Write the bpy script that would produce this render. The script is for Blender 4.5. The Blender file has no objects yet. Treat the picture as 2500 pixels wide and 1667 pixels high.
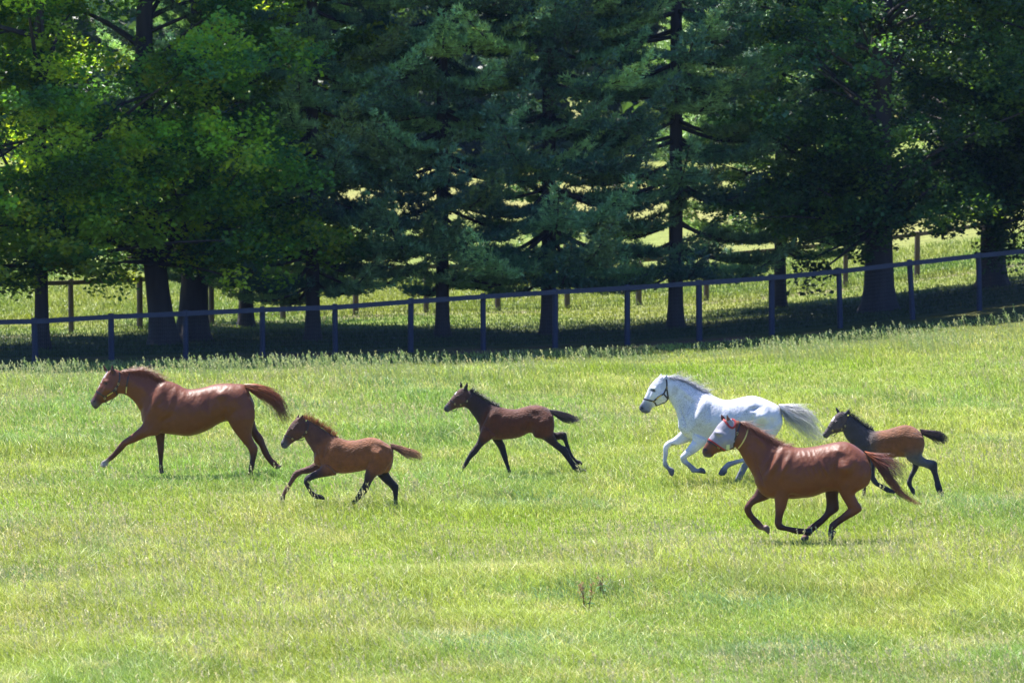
import bpy, math, random
import numpy as np
from mathutils import Vector
from mathutils.bvhtree import BVHTree
from mathutils.kdtree import KDTree

SC = bpy.context.scene
COL = SC.collection
# ------------------------------------------------------------------ camera
F = 10200.0            # focal length in photograph pixels (2500 wide)
HC = 6.5               # camera height over the paddock
HY = 205.0             # horizon row in the photograph
PITCH = math.atan((833.5 - HY) / F)
cam_d = bpy.data.cameras.new('camera')
cam = bpy.data.objects.new('camera', cam_d)
COL.objects.link(cam)
SC.camera = cam
cam.location = (0, 0, HC)
cam.rotation_euler = (math.pi / 2 - PITCH, 0, 0)
cam_d.sensor_width = 36.0
cam_d.lens = 36.0 * F / 2500.0
cam_d.clip_start = 1.0
cam_d.clip_end = 3000.0
cam_d.dof.use_dof = True
cam_d.dof.focus_distance = 63.0
cam_d.dof.aperture_fstop = 4.0
SC.render.resolution_x = 1024
SC.render.resolution_y = 682
# ------------------------------------------------------------------ light
SUN_DIR = Vector((-0.28, 0.26, 0.92)).normalized()      # towards the sun
w = bpy.data.worlds.new('World')
SC.world = w
w.use_nodes = True
wn, wl = w.node_tree.nodes, w.node_tree.links
wn.clear()
wo = wn.new('ShaderNodeOutputWorld')
bg = wn.new('ShaderNodeBackground')
sky = wn.new('ShaderNodeTexSky')
sky.sky_type = 'NISHITA'
sky.sun_disc = False
sky.sun_elevation = math.asin(SUN_DIR.z)
sky.sun_rotation = math.atan2(SUN_DIR.x, SUN_DIR.y)
sky.air_density = 1.0
sky.dust_density = 0.3
sky.ozone_density = 2.5
bg.inputs['Strength'].default_value = 0.07
deep = wn.new('ShaderNodeMix'); deep.data_type = 'RGBA'; deep.blend_type = 'MULTIPLY'      # extra blue tint on the unseen sky, turns the shaded parts bluish
deep.inputs[0].default_value = 1.0
deep.inputs[7].default_value = (0.70, 0.90, 1.35, 1)
wl.new(sky.outputs[0], deep.inputs[6])
wl.new(deep.outputs[2], bg.inputs['Color'])
wl.new(bg.outputs[0], wo.inputs['Surface'])
sun_d = bpy.data.lights.new('sun', 'SUN')
sun_d.energy = 5.0
sun_d.angle = math.radians(0.53)
sun_d.color = (1.0, 0.965, 0.91)
sun = bpy.data.objects.new('sun', sun_d)
COL.objects.link(sun)
sun.rotation_euler = SUN_DIR.to_track_quat('Z', 'Y').to_euler()
SC.view_settings.view_transform = 'Standard'
SC.view_settings.look = 'None'
SC.view_settings.gamma = 1.0
SC.view_settings.exposure = 1.5
try:
    SC.cycles.max_bounces = 6
    SC.cycles.diffuse_bounces = 3
    SC.cycles.transmission_bounces = 3
    SC.cycles.transparent_max_bounces = 4
except Exception:
    pass

rng = np.random.default_rng(7)
random.seed(7)


# ------------------------------------------------------------------ helpers
def unproject(px, py, Y):
    a, b = px - 1250.0, py - 833.5
    cp, sp = math.cos(PITCH), math.sin(PITCH)
    dy = F * cp - b * sp
    dz = -F * sp - b * cp
    t = Y / dy
    return (a * t, Y, HC + dz * t)


def tag(o, label=None, cat=None, group=None, kind=None):
    if label: o['label'] = label
    if cat: o['category'] = cat
    if group: o['group'] = group
    if kind: o['kind'] = kind
    return o


def empty(name, loc):
    o = bpy.data.objects.new(name, None)
    COL.objects.link(o)
    o.location = loc
    o.empty_display_size = 0.2
    return o


def mesh_np(name, V, faces, mat=None, cols=None, smooth=False):
    """faces: list of (n,k) int arrays"""
    me = bpy.data.meshes.new(name)
    V = np.asarray(V, dtype=np.float32)
    me.vertices.add(len(V))
    me.vertices.foreach_set('co', V.ravel())
    if not isinstance(faces, (list, tuple)):
        faces = [faces]
    faces = [np.asarray(f, dtype=np.int32) for f in faces if len(f)]
    loops = np.concatenate([f.ravel() for f in faces])
    sizes = np.concatenate([np.full(len(f), f.shape[1], dtype=np.int32) for f in faces])
    starts = np.concatenate([[0], np.cumsum(sizes)[:-1]]).astype(np.int32)
    me.loops.add(len(loops))
    me.loops.foreach_set('vertex_index', loops)
    me.polygons.add(len(sizes))
    me.polygons.foreach_set('loop_start', starts)
    try:
        me.polygons.foreach_set('loop_total', sizes)
    except Exception:
        pass
    me.polygons.foreach_set('use_smooth', np.full(len(sizes), smooth, dtype=bool))
    if cols is not None:
        at = me.attributes.new('col', 'FLOAT_COLOR', 'POINT')
        c = np.ones((len(V), 4), dtype=np.float32)
        c[:, :3] = cols
        at.data.foreach_set('color', c.ravel())
    if mat: me.materials.append(mat)
    me.update(calc_edges=True)
    return me


def obj(name, me, parent=None, loc=None):
    o = bpy.data.objects.new(name, me)
    COL.objects.link(o)
    if parent: o.parent = parent
    if loc is not None: o.location = loc
    return o


class MB:
    """collects tubes and boxes"""
    def __init__(s):
        s.V, s.Q, s.T, s.C, s.n = [], [], [], [], 0

    def add(s, V, Q=None, T=None, col=None):
        V = np.asarray(V, dtype=float)
        s.V.append(V)
        if Q is not None and len(Q): s.Q.append(np.asarray(Q) + s.n)
        if T is not None and len(T): s.T.append(np.asarray(T) + s.n)
        if col is not None:
            s.C.append(np.broadcast_to(np.asarray(col, dtype=float), (len(V), 3)))
        s.n += len(V)

    def tube(s, pts, rad, k=8, cap=True, col=None):
        pts = np.asarray(pts, dtype=float)
        rad = np.broadcast_to(np.asarray(rad, dtype=float), (len(pts),))
        n = len(pts)
        tan = np.gradient(pts, axis=0)
        tan /= np.linalg.norm(tan, axis=1)[:, None] + 1e-9
        ref = np.array([0.13, 0.97, 0.05]) if abs(tan[0][1]) < 0.9 else np.array([1.0, 0.1, 0.0])
        u = np.cross(tan, ref); u /= np.linalg.norm(u, axis=1)[:, None]
        v = np.cross(tan, u)
        a = np.arange(k) * 2 * math.pi / k
        R = pts[:, None, :] + rad[:, None, None] * (np.cos(a)[None, :, None] * u[:, None, :] + np.sin(a)[None, :, None] * v[:, None, :])
        V = R.reshape(-1, 3)
        i = np.arange(n - 1)[:, None] * k; j = np.arange(k)[None, :]; j2 = (j + 1) % k
        Q = np.stack([i + j, i + j2, i + k + j2, i + k + j], -1).reshape(-1, 4)
        T = None
        if cap:
            V = np.vstack([V, pts[0], pts[-1]])
            jj = np.arange(k); jn = (jj + 1) % k
            T = np.vstack([np.stack([jn, jj, np.full(k, n * k)], -1),
                           np.stack([(n - 1) * k + jj, (n - 1) * k + jn, np.full(k, n * k + 1)], -1)])
        s.add(V, Q, T, col)

    def box(s, c0, c1, col=None):
        x0, y0, z0 = c0; x1, y1, z1 = c1
        V = [(x0, y0, z0), (x1, y0, z0), (x1, y1, z0), (x0, y1, z0), (x0, y0, z1), (x1, y0, z1), (x1, y1, z1), (x0, y1, z1)]
        s.add(V, [(0, 3, 2, 1), (4, 5, 6, 7), (0, 1, 5, 4), (1, 2, 6, 5), (2, 3, 7, 6), (3, 0, 4, 7)], None, col)

    def mesh(s, name, mat, smooth=False):
        V = np.vstack(s.V)
        f = []
        if s.Q: f.append(np.vstack(s.Q))
        if s.T: f.append(np.vstack(s.T))
        return mesh_np(name, V, f, mat, np.vstack(s.C) if s.C else None, smooth)


def hash2(ix, iy, seed):
    h = np.sin(ix * 127.1 + iy * 311.7 + seed * 74.7) * 43758.5453
    return h - np.floor(h)


def vnoise(x, y, seed=0):
    ix, iy = np.floor(x), np.floor(y)
    fx, fy = x - ix, y - iy
    fx = fx * fx * (3 - 2 * fx); fy = fy * fy * (3 - 2 * fy)
    a = hash2(ix, iy, seed); b = hash2(ix + 1, iy, seed)
    c = hash2(ix, iy + 1, seed); d = hash2(ix + 1, iy + 1, seed)
    return (a * (1 - fx) + b * fx) * (1 - fy) + (c * (1 - fx) + d * fx) * fy


def fbm(x, y, seed=0, o=4):
    r = 0; amp = 0.5; t = 0
    for i in range(o):
        r = r + amp * vnoise(x * 2 ** i, y * 2 ** i, seed + i * 13); t += amp; amp *= 0.5
    return r / t


def sstep(a, b, x):
    t = np.clip((x - a) / (b - a), 0, 1)
    return t * t * (3 - 2 * t)


# ------------------------------------------------------------------ materials
def new_mat(name):
    m = bpy.data.materials.new(name)
    m.use_nodes = True
    n = m.node_tree.nodes; l = m.node_tree.links
    n.clear()
    out = n.new('ShaderNodeOutputMaterial')
    return m, n, l, out


def attr_node(n):
    a = n.new('ShaderNodeAttribute'); a.attribute_name = 'col'
    return a


def mix_rgb(n, l, fac, a, b, mode='MIX'):
    m = n.new('ShaderNodeMix'); m.data_type = 'RGBA'; m.blend_type = mode
    for sock, v in ((m.inputs[0], fac), (m.inputs[6], a), (m.inputs[7], b)):
        if hasattr(v, 'is_linked') or hasattr(v, 'links'):
            l.new(v, sock)
        elif isinstance(v, (int, float)):
            sock.default_value = v
        else:
            sock.default_value = (*v, 1)
    return m.outputs[2]


def leaf_mat(name, trans=0.45, rough=0.5, tint=(1.0, 1.0, 0.6), spec=0.3):
    m, n, l, out = new_mat(name)
    a = attr_node(n)
    p = n.new('ShaderNodeBsdfPrincipled')
    p.inputs['Roughness'].default_value = rough
    p.inputs['Specular IOR Level'].default_value = spec
    l.new(a.outputs['Color'], p.inputs['Base Color'])
    t = n.new('ShaderNodeBsdfTranslucent')
    tc = mix_rgb(n, l, 1.0, a.outputs['Color'], tint, 'MULTIPLY')
    l.new(tc, t.inputs['Color'])
    mx = n.new('ShaderNodeMixShader'); mx.inputs[0].default_value = trans
    l.new(p.outputs[0], mx.inputs[1]); l.new(t.outputs[0], mx.inputs[2])
    l.new(mx.outputs[0], out.inputs['Surface'])
    return m


def solid_mat(name, c1, c2, scale=8.0, rough=0.7, bump=0.3, stretch=(1, 1, 1), metal=0.0, dist=0.01):
    m, n, l, out = new_mat(name)
    p = n.new('ShaderNodeBsdfPrincipled')
    tc = n.new('ShaderNodeTexCoord'); mp = n.new('ShaderNodeMapping')
    mp.inputs['Scale'].default_value = stretch
    l.new(tc.outputs['Object'], mp.inputs['Vector'])
    no = n.new('ShaderNodeTexNoise'); no.inputs['Scale'].default_value = scale; no.inputs['Detail'].default_value = 6
    l.new(mp.outputs[0], no.inputs['Vector'])
    c = mix_rgb(n, l, no.outputs['Fac'], c1, c2)
    l.new(c, p.inputs['Base Color'])
    p.inputs['Roughness'].default_value = rough
    p.inputs['Metallic'].default_value = metal
    b = n.new('ShaderNodeBump'); b.inputs['Strength'].default_value = bump; b.inputs['Distance'].default_value = dist
    l.new(no.outputs['Fac'], b.inputs['Height']); l.new(b.outputs[0], p.inputs['Normal'])
    l.new(p.outputs[0], out.inputs['Surface'])
    return m


# ------------------------------------------------------------------ terrain
def fence_y(X):
    """line of the near fence: it runs away to the right"""
    return 110.0 + (X + 0.8) * 0.36


def gz(X, Y):
    X = np.asarray(X, dtype=float); Y = np.asarray(Y, dtype=float)
    fy = fence_y(X)
    u = X + 0.8
    zf = -0.52 + 0.0 * u + np.where(u > 0, 0.0042 * u * u, 0.0)
    zf = np.clip(zf, -0.6, 1.2)
    base = 0.05 * (fbm(X * 0.12 + 9, Y * 0.12, 3, 3) - 0.5)
    z = base + zf * sstep(-19, -2, Y - fy)
    d = Y - (fy + 22)
    hill = np.where(d > 0, 0.012 * d + 0.00010 * d * d, 0)
    return z + np.minimum(hill, 30)


def g1(X, Y):
    return float(gz(np.array([X]), np.array([Y]))[0])


# ground sheet (to the horizon), finer near the camera
ys = np.concatenate([np.arange(-30, 30, 6), np.arange(30, 150, 0.75), np.arange(150, 360, 4), np.arange(360, 700, 60)])
xs = np.concatenate([np.arange(-420, -60, 60), np.arange(-60, 60.1, 0.75), np.arange(120, 421, 60)])
GX, GY = np.meshgrid(xs, ys)
GZ = gz(GX, GY)
nx, ny = len(xs), len(ys)
i = np.arange(ny - 1)[:, None] * nx; j = np.arange(nx - 1)[None, :]
Q = np.stack([i + j, i + j + 1, i + nx + j + 1, i + nx + j], -1).reshape(-1, 4)
gx, gy = GX.ravel(), GY.ravel()
fd = gy - fence_y(gx)


def field_noise(X, Y):
    a = fbm(X * 0.22, Y * 0.13, 21, 4)
    b = fbm(X * 0.7 + 40, Y * 0.5, 5, 4)
    return a, b


a_, b_ = field_noise(gx, gy)
green = np.array([0.17, 0.22, 0.05]); yel = np.array([0.22, 0.235, 0.065]); dirt = np.array([0.17, 0.085, 0.070])
gc = green + (yel - green) * np.clip((a_ - 0.35) * 3, 0, 1)[:, None]
band = (1 - .85 * sstep(6, 11, gx)) * np.exp(-((fd + 0.3 + 0.8 * (b_ - .5)) / 1.5) ** 2) * np.clip((b_ - 0.3) * 4, 0, 1)
gc = gc + (dirt - gc) * band[:, None]
bf_off = 12 + 7 * sstep(-14, -3, gx)
band2 = np.exp(-((fd - bf_off + 1.0) / 0.8) ** 2) * np.clip((b_ - 0.4) * 5, 0, 1)
gc = gc + (np.array([0.22, 0.17, 0.12]) - gc) * band2[:, None] * 0.8
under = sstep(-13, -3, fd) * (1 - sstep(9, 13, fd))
gc = gc * (1 - .62 * under * (1 - band))[:, None]  # tree shade painted into the ground colour, dirt band left out
far = sstep(22, 60, fd)
meadow = np.array([0.17, 0.215, 0.05]) + (np.array([0.25, 0.24, 0.08]) - np.array([0.17, 0.215, 0.05])) * np.clip((fbm(gx * 0.05, gy * 0.03, 8, 4) - 0.42) * 4, 0, 1)[:, None]
gc = gc + (meadow - gc) * far[:, None]

m_ground, n, l, out = new_mat('ground')
p = n.new('ShaderNodeBsdfPrincipled'); p.inputs['Roughness'].default_value = 0.95; p.inputs['Specular IOR Level'].default_value = 0.1
tc = n.new('ShaderNodeTexCoord')
no = n.new('ShaderNodeTexNoise'); no.inputs['Scale'].default_value = 3.0; no.inputs['Detail'].default_value = 9; no.inputs['Roughness'].default_value = 0.75
l.new(tc.outputs['Object'], no.inputs['Vector'])
ra = n.new('ShaderNodeMapRange'); ra.inputs[1].default_value = 0.3; ra.inputs[2].default_value = 0.7; ra.inputs[3].default_value = 0.45; ra.inputs[4].default_value = 1.3
l.new(no.outputs['Fac'], ra.inputs[0])
vm = n.new('ShaderNodeVectorMath'); vm.operation = 'SCALE'
l.new(attr_node(n).outputs['Color'], vm.inputs[0]); l.new(ra.outputs[0], vm.inputs['Scale'])
l.new(vm.outputs[0], p.inputs['Base Color'])
bp = n.new('ShaderNodeBump'); bp.inputs['Strength'].default_value = 0.8; bp.inputs['Distance'].default_value = 0.12
l.new(no.outputs['Fac'], bp.inputs['Height']); l.new(bp.outputs[0], p.inputs['Normal'])
l.new(p.outputs[0], out.inputs['Surface'])
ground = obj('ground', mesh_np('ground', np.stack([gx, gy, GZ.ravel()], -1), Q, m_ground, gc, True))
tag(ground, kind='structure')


# ------------------------------------------------------------------ grass
m_grass = leaf_mat('grass_blades', 0.42, 0.42, (1.0, 1.0, 0.55), 0.35)
m_seed = leaf_mat('seed_heads', 0.35, 0.6, (1, 0.95, 0.75), 0.2)


def scatter(N, y0, y1, power, margin=1.14, extra=1.6):
    u = rng.random(N)
    if abs(power - 1) < 1e-6:
        Y = y0 * (y1 / y0) ** u
    else:
        q = 1 - power
        Y = (y0 ** q + u * (y1 ** q - y0 ** q)) ** (1 / q)
    hw = Y * 0.1225 * margin + extra
    X = (rng.random(N) * 2 - 1) * hw
    return X, Y


def blades(X, Y, H, W, lean, C, mat, name, curl=0.5):
    N = len(X)
    Z = gz(X, Y) - 0.01
    yaw = rng.random(N) * math.tau
    wx, wy = np.cos(yaw) * W / 2, np.sin(yaw) * W / 2
    la = rng.normal(0, 1, (N, 2)) * 0.48 + np.array(lean)
    mx = X + la[:, 0] * H * 0.42; my = Y + la[:, 1] * H * 0.42
    tx = X + la[:, 0] * H * (1.0 + curl * rng.random(N)); ty = Y + la[:, 1] * H * (1.0 + curl * rng.random(N))
    V = np.empty((N, 5, 3))
    V[:, 0] = np.stack([X - wx, Y - wy, Z], -1)
    V[:, 1] = np.stack([X + wx, Y + wy, Z], -1)
    V[:, 2] = np.stack([mx + wx * .8, my + wy * .8, Z + H * 0.62], -1)
    V[:, 3] = np.stack([mx - wx * .8, my - wy * .8, Z + H * 0.62], -1)
    V[:, 4] = np.stack([tx, ty, Z + H * (1 - 0.12 * rng.random(N))], -1)
    b = np.arange(N)[:, None] * 5
    Qf = b + np.array([0, 1, 2, 3]); Tf = b + np.array([3, 2, 4])
    Cc = np.repeat(C, 5, axis=0)
    return mesh_np(name, V.reshape(-1, 3), [Qf, Tf], mat, Cc)


G_Y = np.array([0.40, 0.475, 0.10]); G_M = np.array([0.24, 0.385, 0.085]); G_B = np.array([0.24, 0.345, 0.15]); G_S = np.array([0.72, 0.64, 0.34])


def lerp(A, B, t):
    return A + (B - A) * np.clip(t, 0, 1)[:, None]


def patch(X, Y, cx, cy, rx, ry):
    return np.exp(-(((X - cx) / rx) ** 2 + ((Y - cy) / ry) ** 2))


blue_spots = []
for px, py, rx, ry in ((1200, 1590, 1.0, .9), (1980, 1590, .9, 1.0), (1830, 1480, 1.2, 1.4), (1270, 1590, .8, .7), (1370, 1460, 1.0, .9), (700, 1000, 1.2, 3), (2380, 1250, 1.2, 1.5),
                       (1300, 1230, 1.3, 1.2), (950, 940, 2.5, 3), (330, 980, 1.5, 3), (60, 1420, .8, .8)):
    Yp = F * HC / (py - HY)
    blue_spots.append(((px - 1250) / F * Yp, Yp, rx, ry))
lush_spots = []
for px, py, rx, ry in ((180, 1250, 2.2, 2.2), (1830, 1290, 3.0, 1.5), (2000, 900, 3.5, 4), (1700, 905, 3, 4), (900, 1370, 1.5, 1.5), (1400, 1290, 2.6, 1.8)):
    Yp = F * HC / (py - HY)
    lush_spots.append(((px - 1250) / F * Yp, Yp, rx, ry))


def grass_color(X, Y):
    N = len(X)
    a, b = field_noise(X, Y)
    c = fbm(X * 1.7 + 3, Y * 1.2, 31, 3)
    C = lerp(G_M[None], G_Y[None], (a - 0.36) * 4.2 + rng.normal(0, 0.22, N))
    C = lerp(C, G_B[None], (b - 0.60) * 3.0 + rng.normal(0, 0.12, N))
    bl = sum(patch(X, Y, *s) for s in blue_spots)
    C = lerp(C, np.array([[0.17, 0.32, 0.15]]), bl * 1.0 * (rng.random(N) > 0.45))
    lu = sum(patch(X, Y, *s) for s in lush_spots)
    C = lerp(C, np.array([[0.29, 0.42, 0.05]]), lu * 0.9)
    C *= (0.72 + 0.56 * fbm(X * 0.9 + 17, Y * 0.55, 77, 4))[:, None]
    straw = rng.random(N) < (0.08 + 0.60 * np.clip((c - 0.52) * 4, 0, 1)) * (1 - np.clip(lu, 0, 1))
    C[straw] = lerp(C[straw], G_S[None], 0.35 + 0.65 * rng.random(straw.sum()))
    C *= (0.42 + 1.0 * rng.random(N))[:, None]
    return C


def fringe_y(X):
    return fence_y(X) - np.interp(X, [-13, 0, 12, 16], [15.0, 16.0, 10.5, 9.5])


def grass_height(X, Y):
    a = fbm(X * 0.5 + 70, Y * 0.35, 41, 4)
    h = 0.11 + 0.20 * np.clip((a - 0.3) * 2.2, 0, 1)
    lu = sum(patch(X, Y, *s) for s in lush_spots)
    h *= 1 - 0.45 * np.clip(lu, 0, 1)
    d = Y - fringe_y(X)
    h = h * (0.9 + 0.15 * np.exp(-(d / 2.5) ** 2))      # rank growth along the edge
    return h * (1 - 0.55 * sstep(1, 4, d))           # thin short grass in the shade by the fence


NB = 900000
X, Y = scatter(NB, 41, 112, 2.4)
keep = (Y < fence_y(X) - 1.2 + rng.normal(0, .4, NB)) & (Y < 41 + 80)
X, Y = X[keep], Y[keep]
H = grass_height(X, Y) * (0.55 + 0.7 * rng.random(len(X)))
W = (0.005 + 0.006 * rng.random(len(X))) * (Y / 62) ** 0.9
me = blades(X, Y, H, W, (-0.20, 0.02), grass_color(X, Y), m_grass, 'grass')
o = obj('grass', me); tag(o, 'tall mixed pasture grass in the paddock the horses run through', 'grass', kind='stuff')

# short grass under the trees and beyond the fence
X, Y = scatter(110000, 104, 150, 1.6, 1.1, 2)
keep = (Y > fence_y(X) + 1.6)
X, Y = X[keep], Y[keep]
H = 0.10 * (0.6 + 0.8 * rng.random(len(X))) * np.where(Y - fence_y(X) > 18, 2.0, 1.0)
a, b = field_noise(X, Y)
C = lerp(np.array([[0.12, 0.21, 0.04]]), np.array([[0.26, 0.30, 0.06]]), (a - .35) * 3)
C = lerp(np.array([[0.055, 0.085, 0.03]]), C, sstep(9.5, 13.5, Y - fence_y(X))) * (0.6 + .8 * rng.random(len(X)))[:, None]  # blades under the trees coloured darker to deepen the shade there
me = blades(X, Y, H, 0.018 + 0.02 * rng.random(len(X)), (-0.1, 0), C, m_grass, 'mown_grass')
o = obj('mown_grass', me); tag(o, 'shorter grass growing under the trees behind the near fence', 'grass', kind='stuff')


# seed heads
def seed_heads(X, Y, H, C, name, label):
    N = len(X)
    Z = gz(X, Y)
    lean = np.stack([-0.22 + rng.normal(0, .16, N), rng.normal(0, .16, N)], -1)
    K = 9
    V = []; Qs = []; Cs = []
    w = 0.0022 * (Y / 60)
    top = np.stack([X + lean[:, 0] * H, Y + lean[:, 1] * H, Z + H], -1)
    base = np.stack([X, Y, Z], -1)
    side = np.zeros((N, 3)); side[:, 0] = 1
    st = np.stack([base - side * w[:, None], base + side * w[:, None], top + side * w[:, None] * .6, top - side * w[:, None] * .6], 1)
    V.append(st.reshape(-1, 3)); Qs.append(np.arange(N * 4).reshape(-1, 4)); Cs.append(np.repeat(C * 0.8, 4, 0))
    n0 = N * 4
    d = (top - base) / np.linalg.norm(top - base, axis=1)[:, None]
    for k in range(K):
        t = 1 + (-0.20 + 0.24 * (k / (K - 1)))
        c = base + (top - base) * t
        spread = 0.018 * math.sin(math.pi * (k + .7) / (K + .6)) * H / 0.5
        off = rng.normal(0, 1, (N, 3)) * spread[:, None]; off[:, 0] -= 0.6 * spread
        c = c + off
        L = (0.020 + 0.018 * rng.random(N)) * (H / 0.5); ww = (0.0050 + 0.005 * rng.random(N)) * (Y / 60) ** .6
        dd = d + rng.normal(0, .35, (N, 3)); dd /= np.linalg.norm(dd, axis=1)[:, None]
        ya = rng.random(N) * math.tau
        s = np.stack([np.cos(ya), np.sin(ya) * .5, np.zeros(N)], -1)
        q = np.stack([c - dd * L[:, None], c + s * ww[:, None], c + dd * L[:, None], c - s * ww[:, None]], 1)
        V.append(q.reshape(-1, 3)); Qs.append(np.arange(N * 4).reshape(-1, 4) + n0); n0 += N * 4
        Cs.append(np.repeat(C * (0.75 + 0.5 * rng.random(N))[:, None], 4, 0))
    me = mesh_np(name, np.vstack(V), np.vstack(Qs), m_seed, np.vstack(Cs))
    o = obj(name, me); tag(o, label, 'grass', kind='stuff')


X, Y = scatter(19000, 42, 98, 1.7)
dens = fbm(X * 0.25 + 5, Y * 0.18, 55, 3)
lu = sum(patch(X, Y, *s) for s in lush_spots)
dry = np.clip((dens - 0.45) * 6, 0.05, 1) * (1 - np.clip(lu, 0, .95))
keep = rng.random(len(X)) < dry
X, Y = X[keep], Y[keep]
C = lerp(np.array([[0.46, 0.48, 0.20]]), np.array([[0.68, 0.60, 0.36]]), rng.random(len(X)))
seed_heads(X, Y, (0.08 + grass_height(X, Y)) * (1.05 + 0.45 * rng.random(len(X))), C, 'seed_grass', 'pale ripe seed heads scattered through the paddock grass')
# the dense fringe at the shade edge
N = 6500
X = (rng.random(N) * 2 - 1) * 16.5
Y = fringe_y(X) - 0.8 + rng.normal(0, 1.9, N)
keep = (rng.random(N) < np.clip(fbm(X * .6, Y * .3, 66, 3) * 4.0 - 1.6, 0.02, 1)) & (Y < fence_y(X) - 1.5)
X, Y = X[keep], Y[keep]
C = lerp(np.array([[0.30, 0.42, 0.14]]), np.array([[0.55, 0.55, 0.30]]), rng.random(len(X)))
seed_heads(X, Y, 0.26 + 0.26 * rng.random(len(X)), C, 'fringe_grass', 'tall seeding grass fringe along the shaded edge by the near fence')


# ------------------------------------------------------------------ weeds that stand out
def dock(px, py, h, label, red):
    Yp = F * HC / (py - HY)
    Xp = (px - 1250) / F * Yp
    e = empty('dock_plant', (Xp, Yp, g1(Xp, Yp)))
    tag(e, label, 'weed', 'weeds in the paddock')
    b = MB(); r = random.Random(px)
    for s in range(3):
        x0, y0 = r.uniform(-.05, .05), r.uniform(-.05, .05)
        x1, y1 = x0 + r.uniform(-.12, .06), y0 + r.uniform(-.05, .05)
        b.tube([(x0, y0, 0), ((x0 + x1) / 2 + .01, (y0 + y1) / 2, h * .5), (x1, y1, h * r.uniform(.8, 1))], [.007, .005, .002], 5, col=(0.22, 0.12, 0.07))
        for q in range(int(45 * red)):
            t = r.uniform(.45, 1)
            c = np.array([x0 + (x1 - x0) * t + r.gauss(0, .018), y0 + (y1 - y0) * t + r.gauss(0, .018), h * .92 * t])
            d = np.array([r.gauss(0, 1), r.gauss(0, 1), r.gauss(.8, .5)]) * .010
            u = np.array([r.gauss(0, 1), r.gauss(0, .5), 0]) * .007
            b.add([c - d, c + u, c + d, c - u], [(0, 1, 2, 3)], None, (0.42 * r.uniform(.7, 1.2), 0.24, 0.15))
    o_ = obj('stem', b.mesh('stem', m_seed), e)
    b = MB()
    for q in range(7):
        a = r.uniform(0, math.tau); L = r.uniform(.08, .15); wd = L * .20; el = r.uniform(.2, .9)
        z0 = r.uniform(.02, h * .45)
        d = np.array([math.cos(a), math.sin(a), 0]); s = np.array([-math.sin(a), math.cos(a), 0])
        P = [np.array([0, 0, z0]) + d * L * t + np.array([0, 0, L * (el * t - .8 * t * t)]) for t in (0, .35, .7, 1)]
        ws = [.15, 1, .8, .05]
        V = []
        for pp, ww in zip(P, ws):
            V += [pp - s * wd * ww, pp + s * wd * ww + np.array([0, 0, .01])]
        b.add(V, [(0, 1, 3, 2), (2, 3, 5, 4), (4, 5, 7, 6)], None, (0.10 * r.uniform(.7, 1.4), 0.19, 0.05))
    obj('leaf', b.mesh('leaf', m_grass), e)


dock(1432, 1500, 0.42, 'reddish brown flowering dock weed standing in the foreground grass', 1.0)
dock(1472, 1462, 0.34, 'slim green dock weed just right of the reddish one', 0.25)


# ------------------------------------------------------------------ fences
m_post = solid_mat('fence_paint', (0.011, 0.015, 0.036), (0.030, 0.037, 0.070), 9, 0.65, 0.5, (1, 1, .25))
m_rail = solid_mat('rail_paint', (0.014, 0.018, 0.040), (0.042, 0.050, 0.085), 7, 0.6, 0.4, (.15, 1, 1))
m_old = solid_mat('old_timber', (0.060, 0.045, 0.040), (0.14, 0.10, 0.075), 9, 0.8, 0.6, (1, 1, .2))
m_wire, n, l, out = new_mat('wire')
p = n.new('ShaderNodeBsdfPrincipled'); p.inputs['Base Color'].default_value = (0.10, 0.10, 0.10, 1); p.inputs['Metallic'].default_value = 0.6; p.inputs['Roughness'].default_value = 0.55
l.new(p.outputs[0], out.inputs['Surface'])


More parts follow.
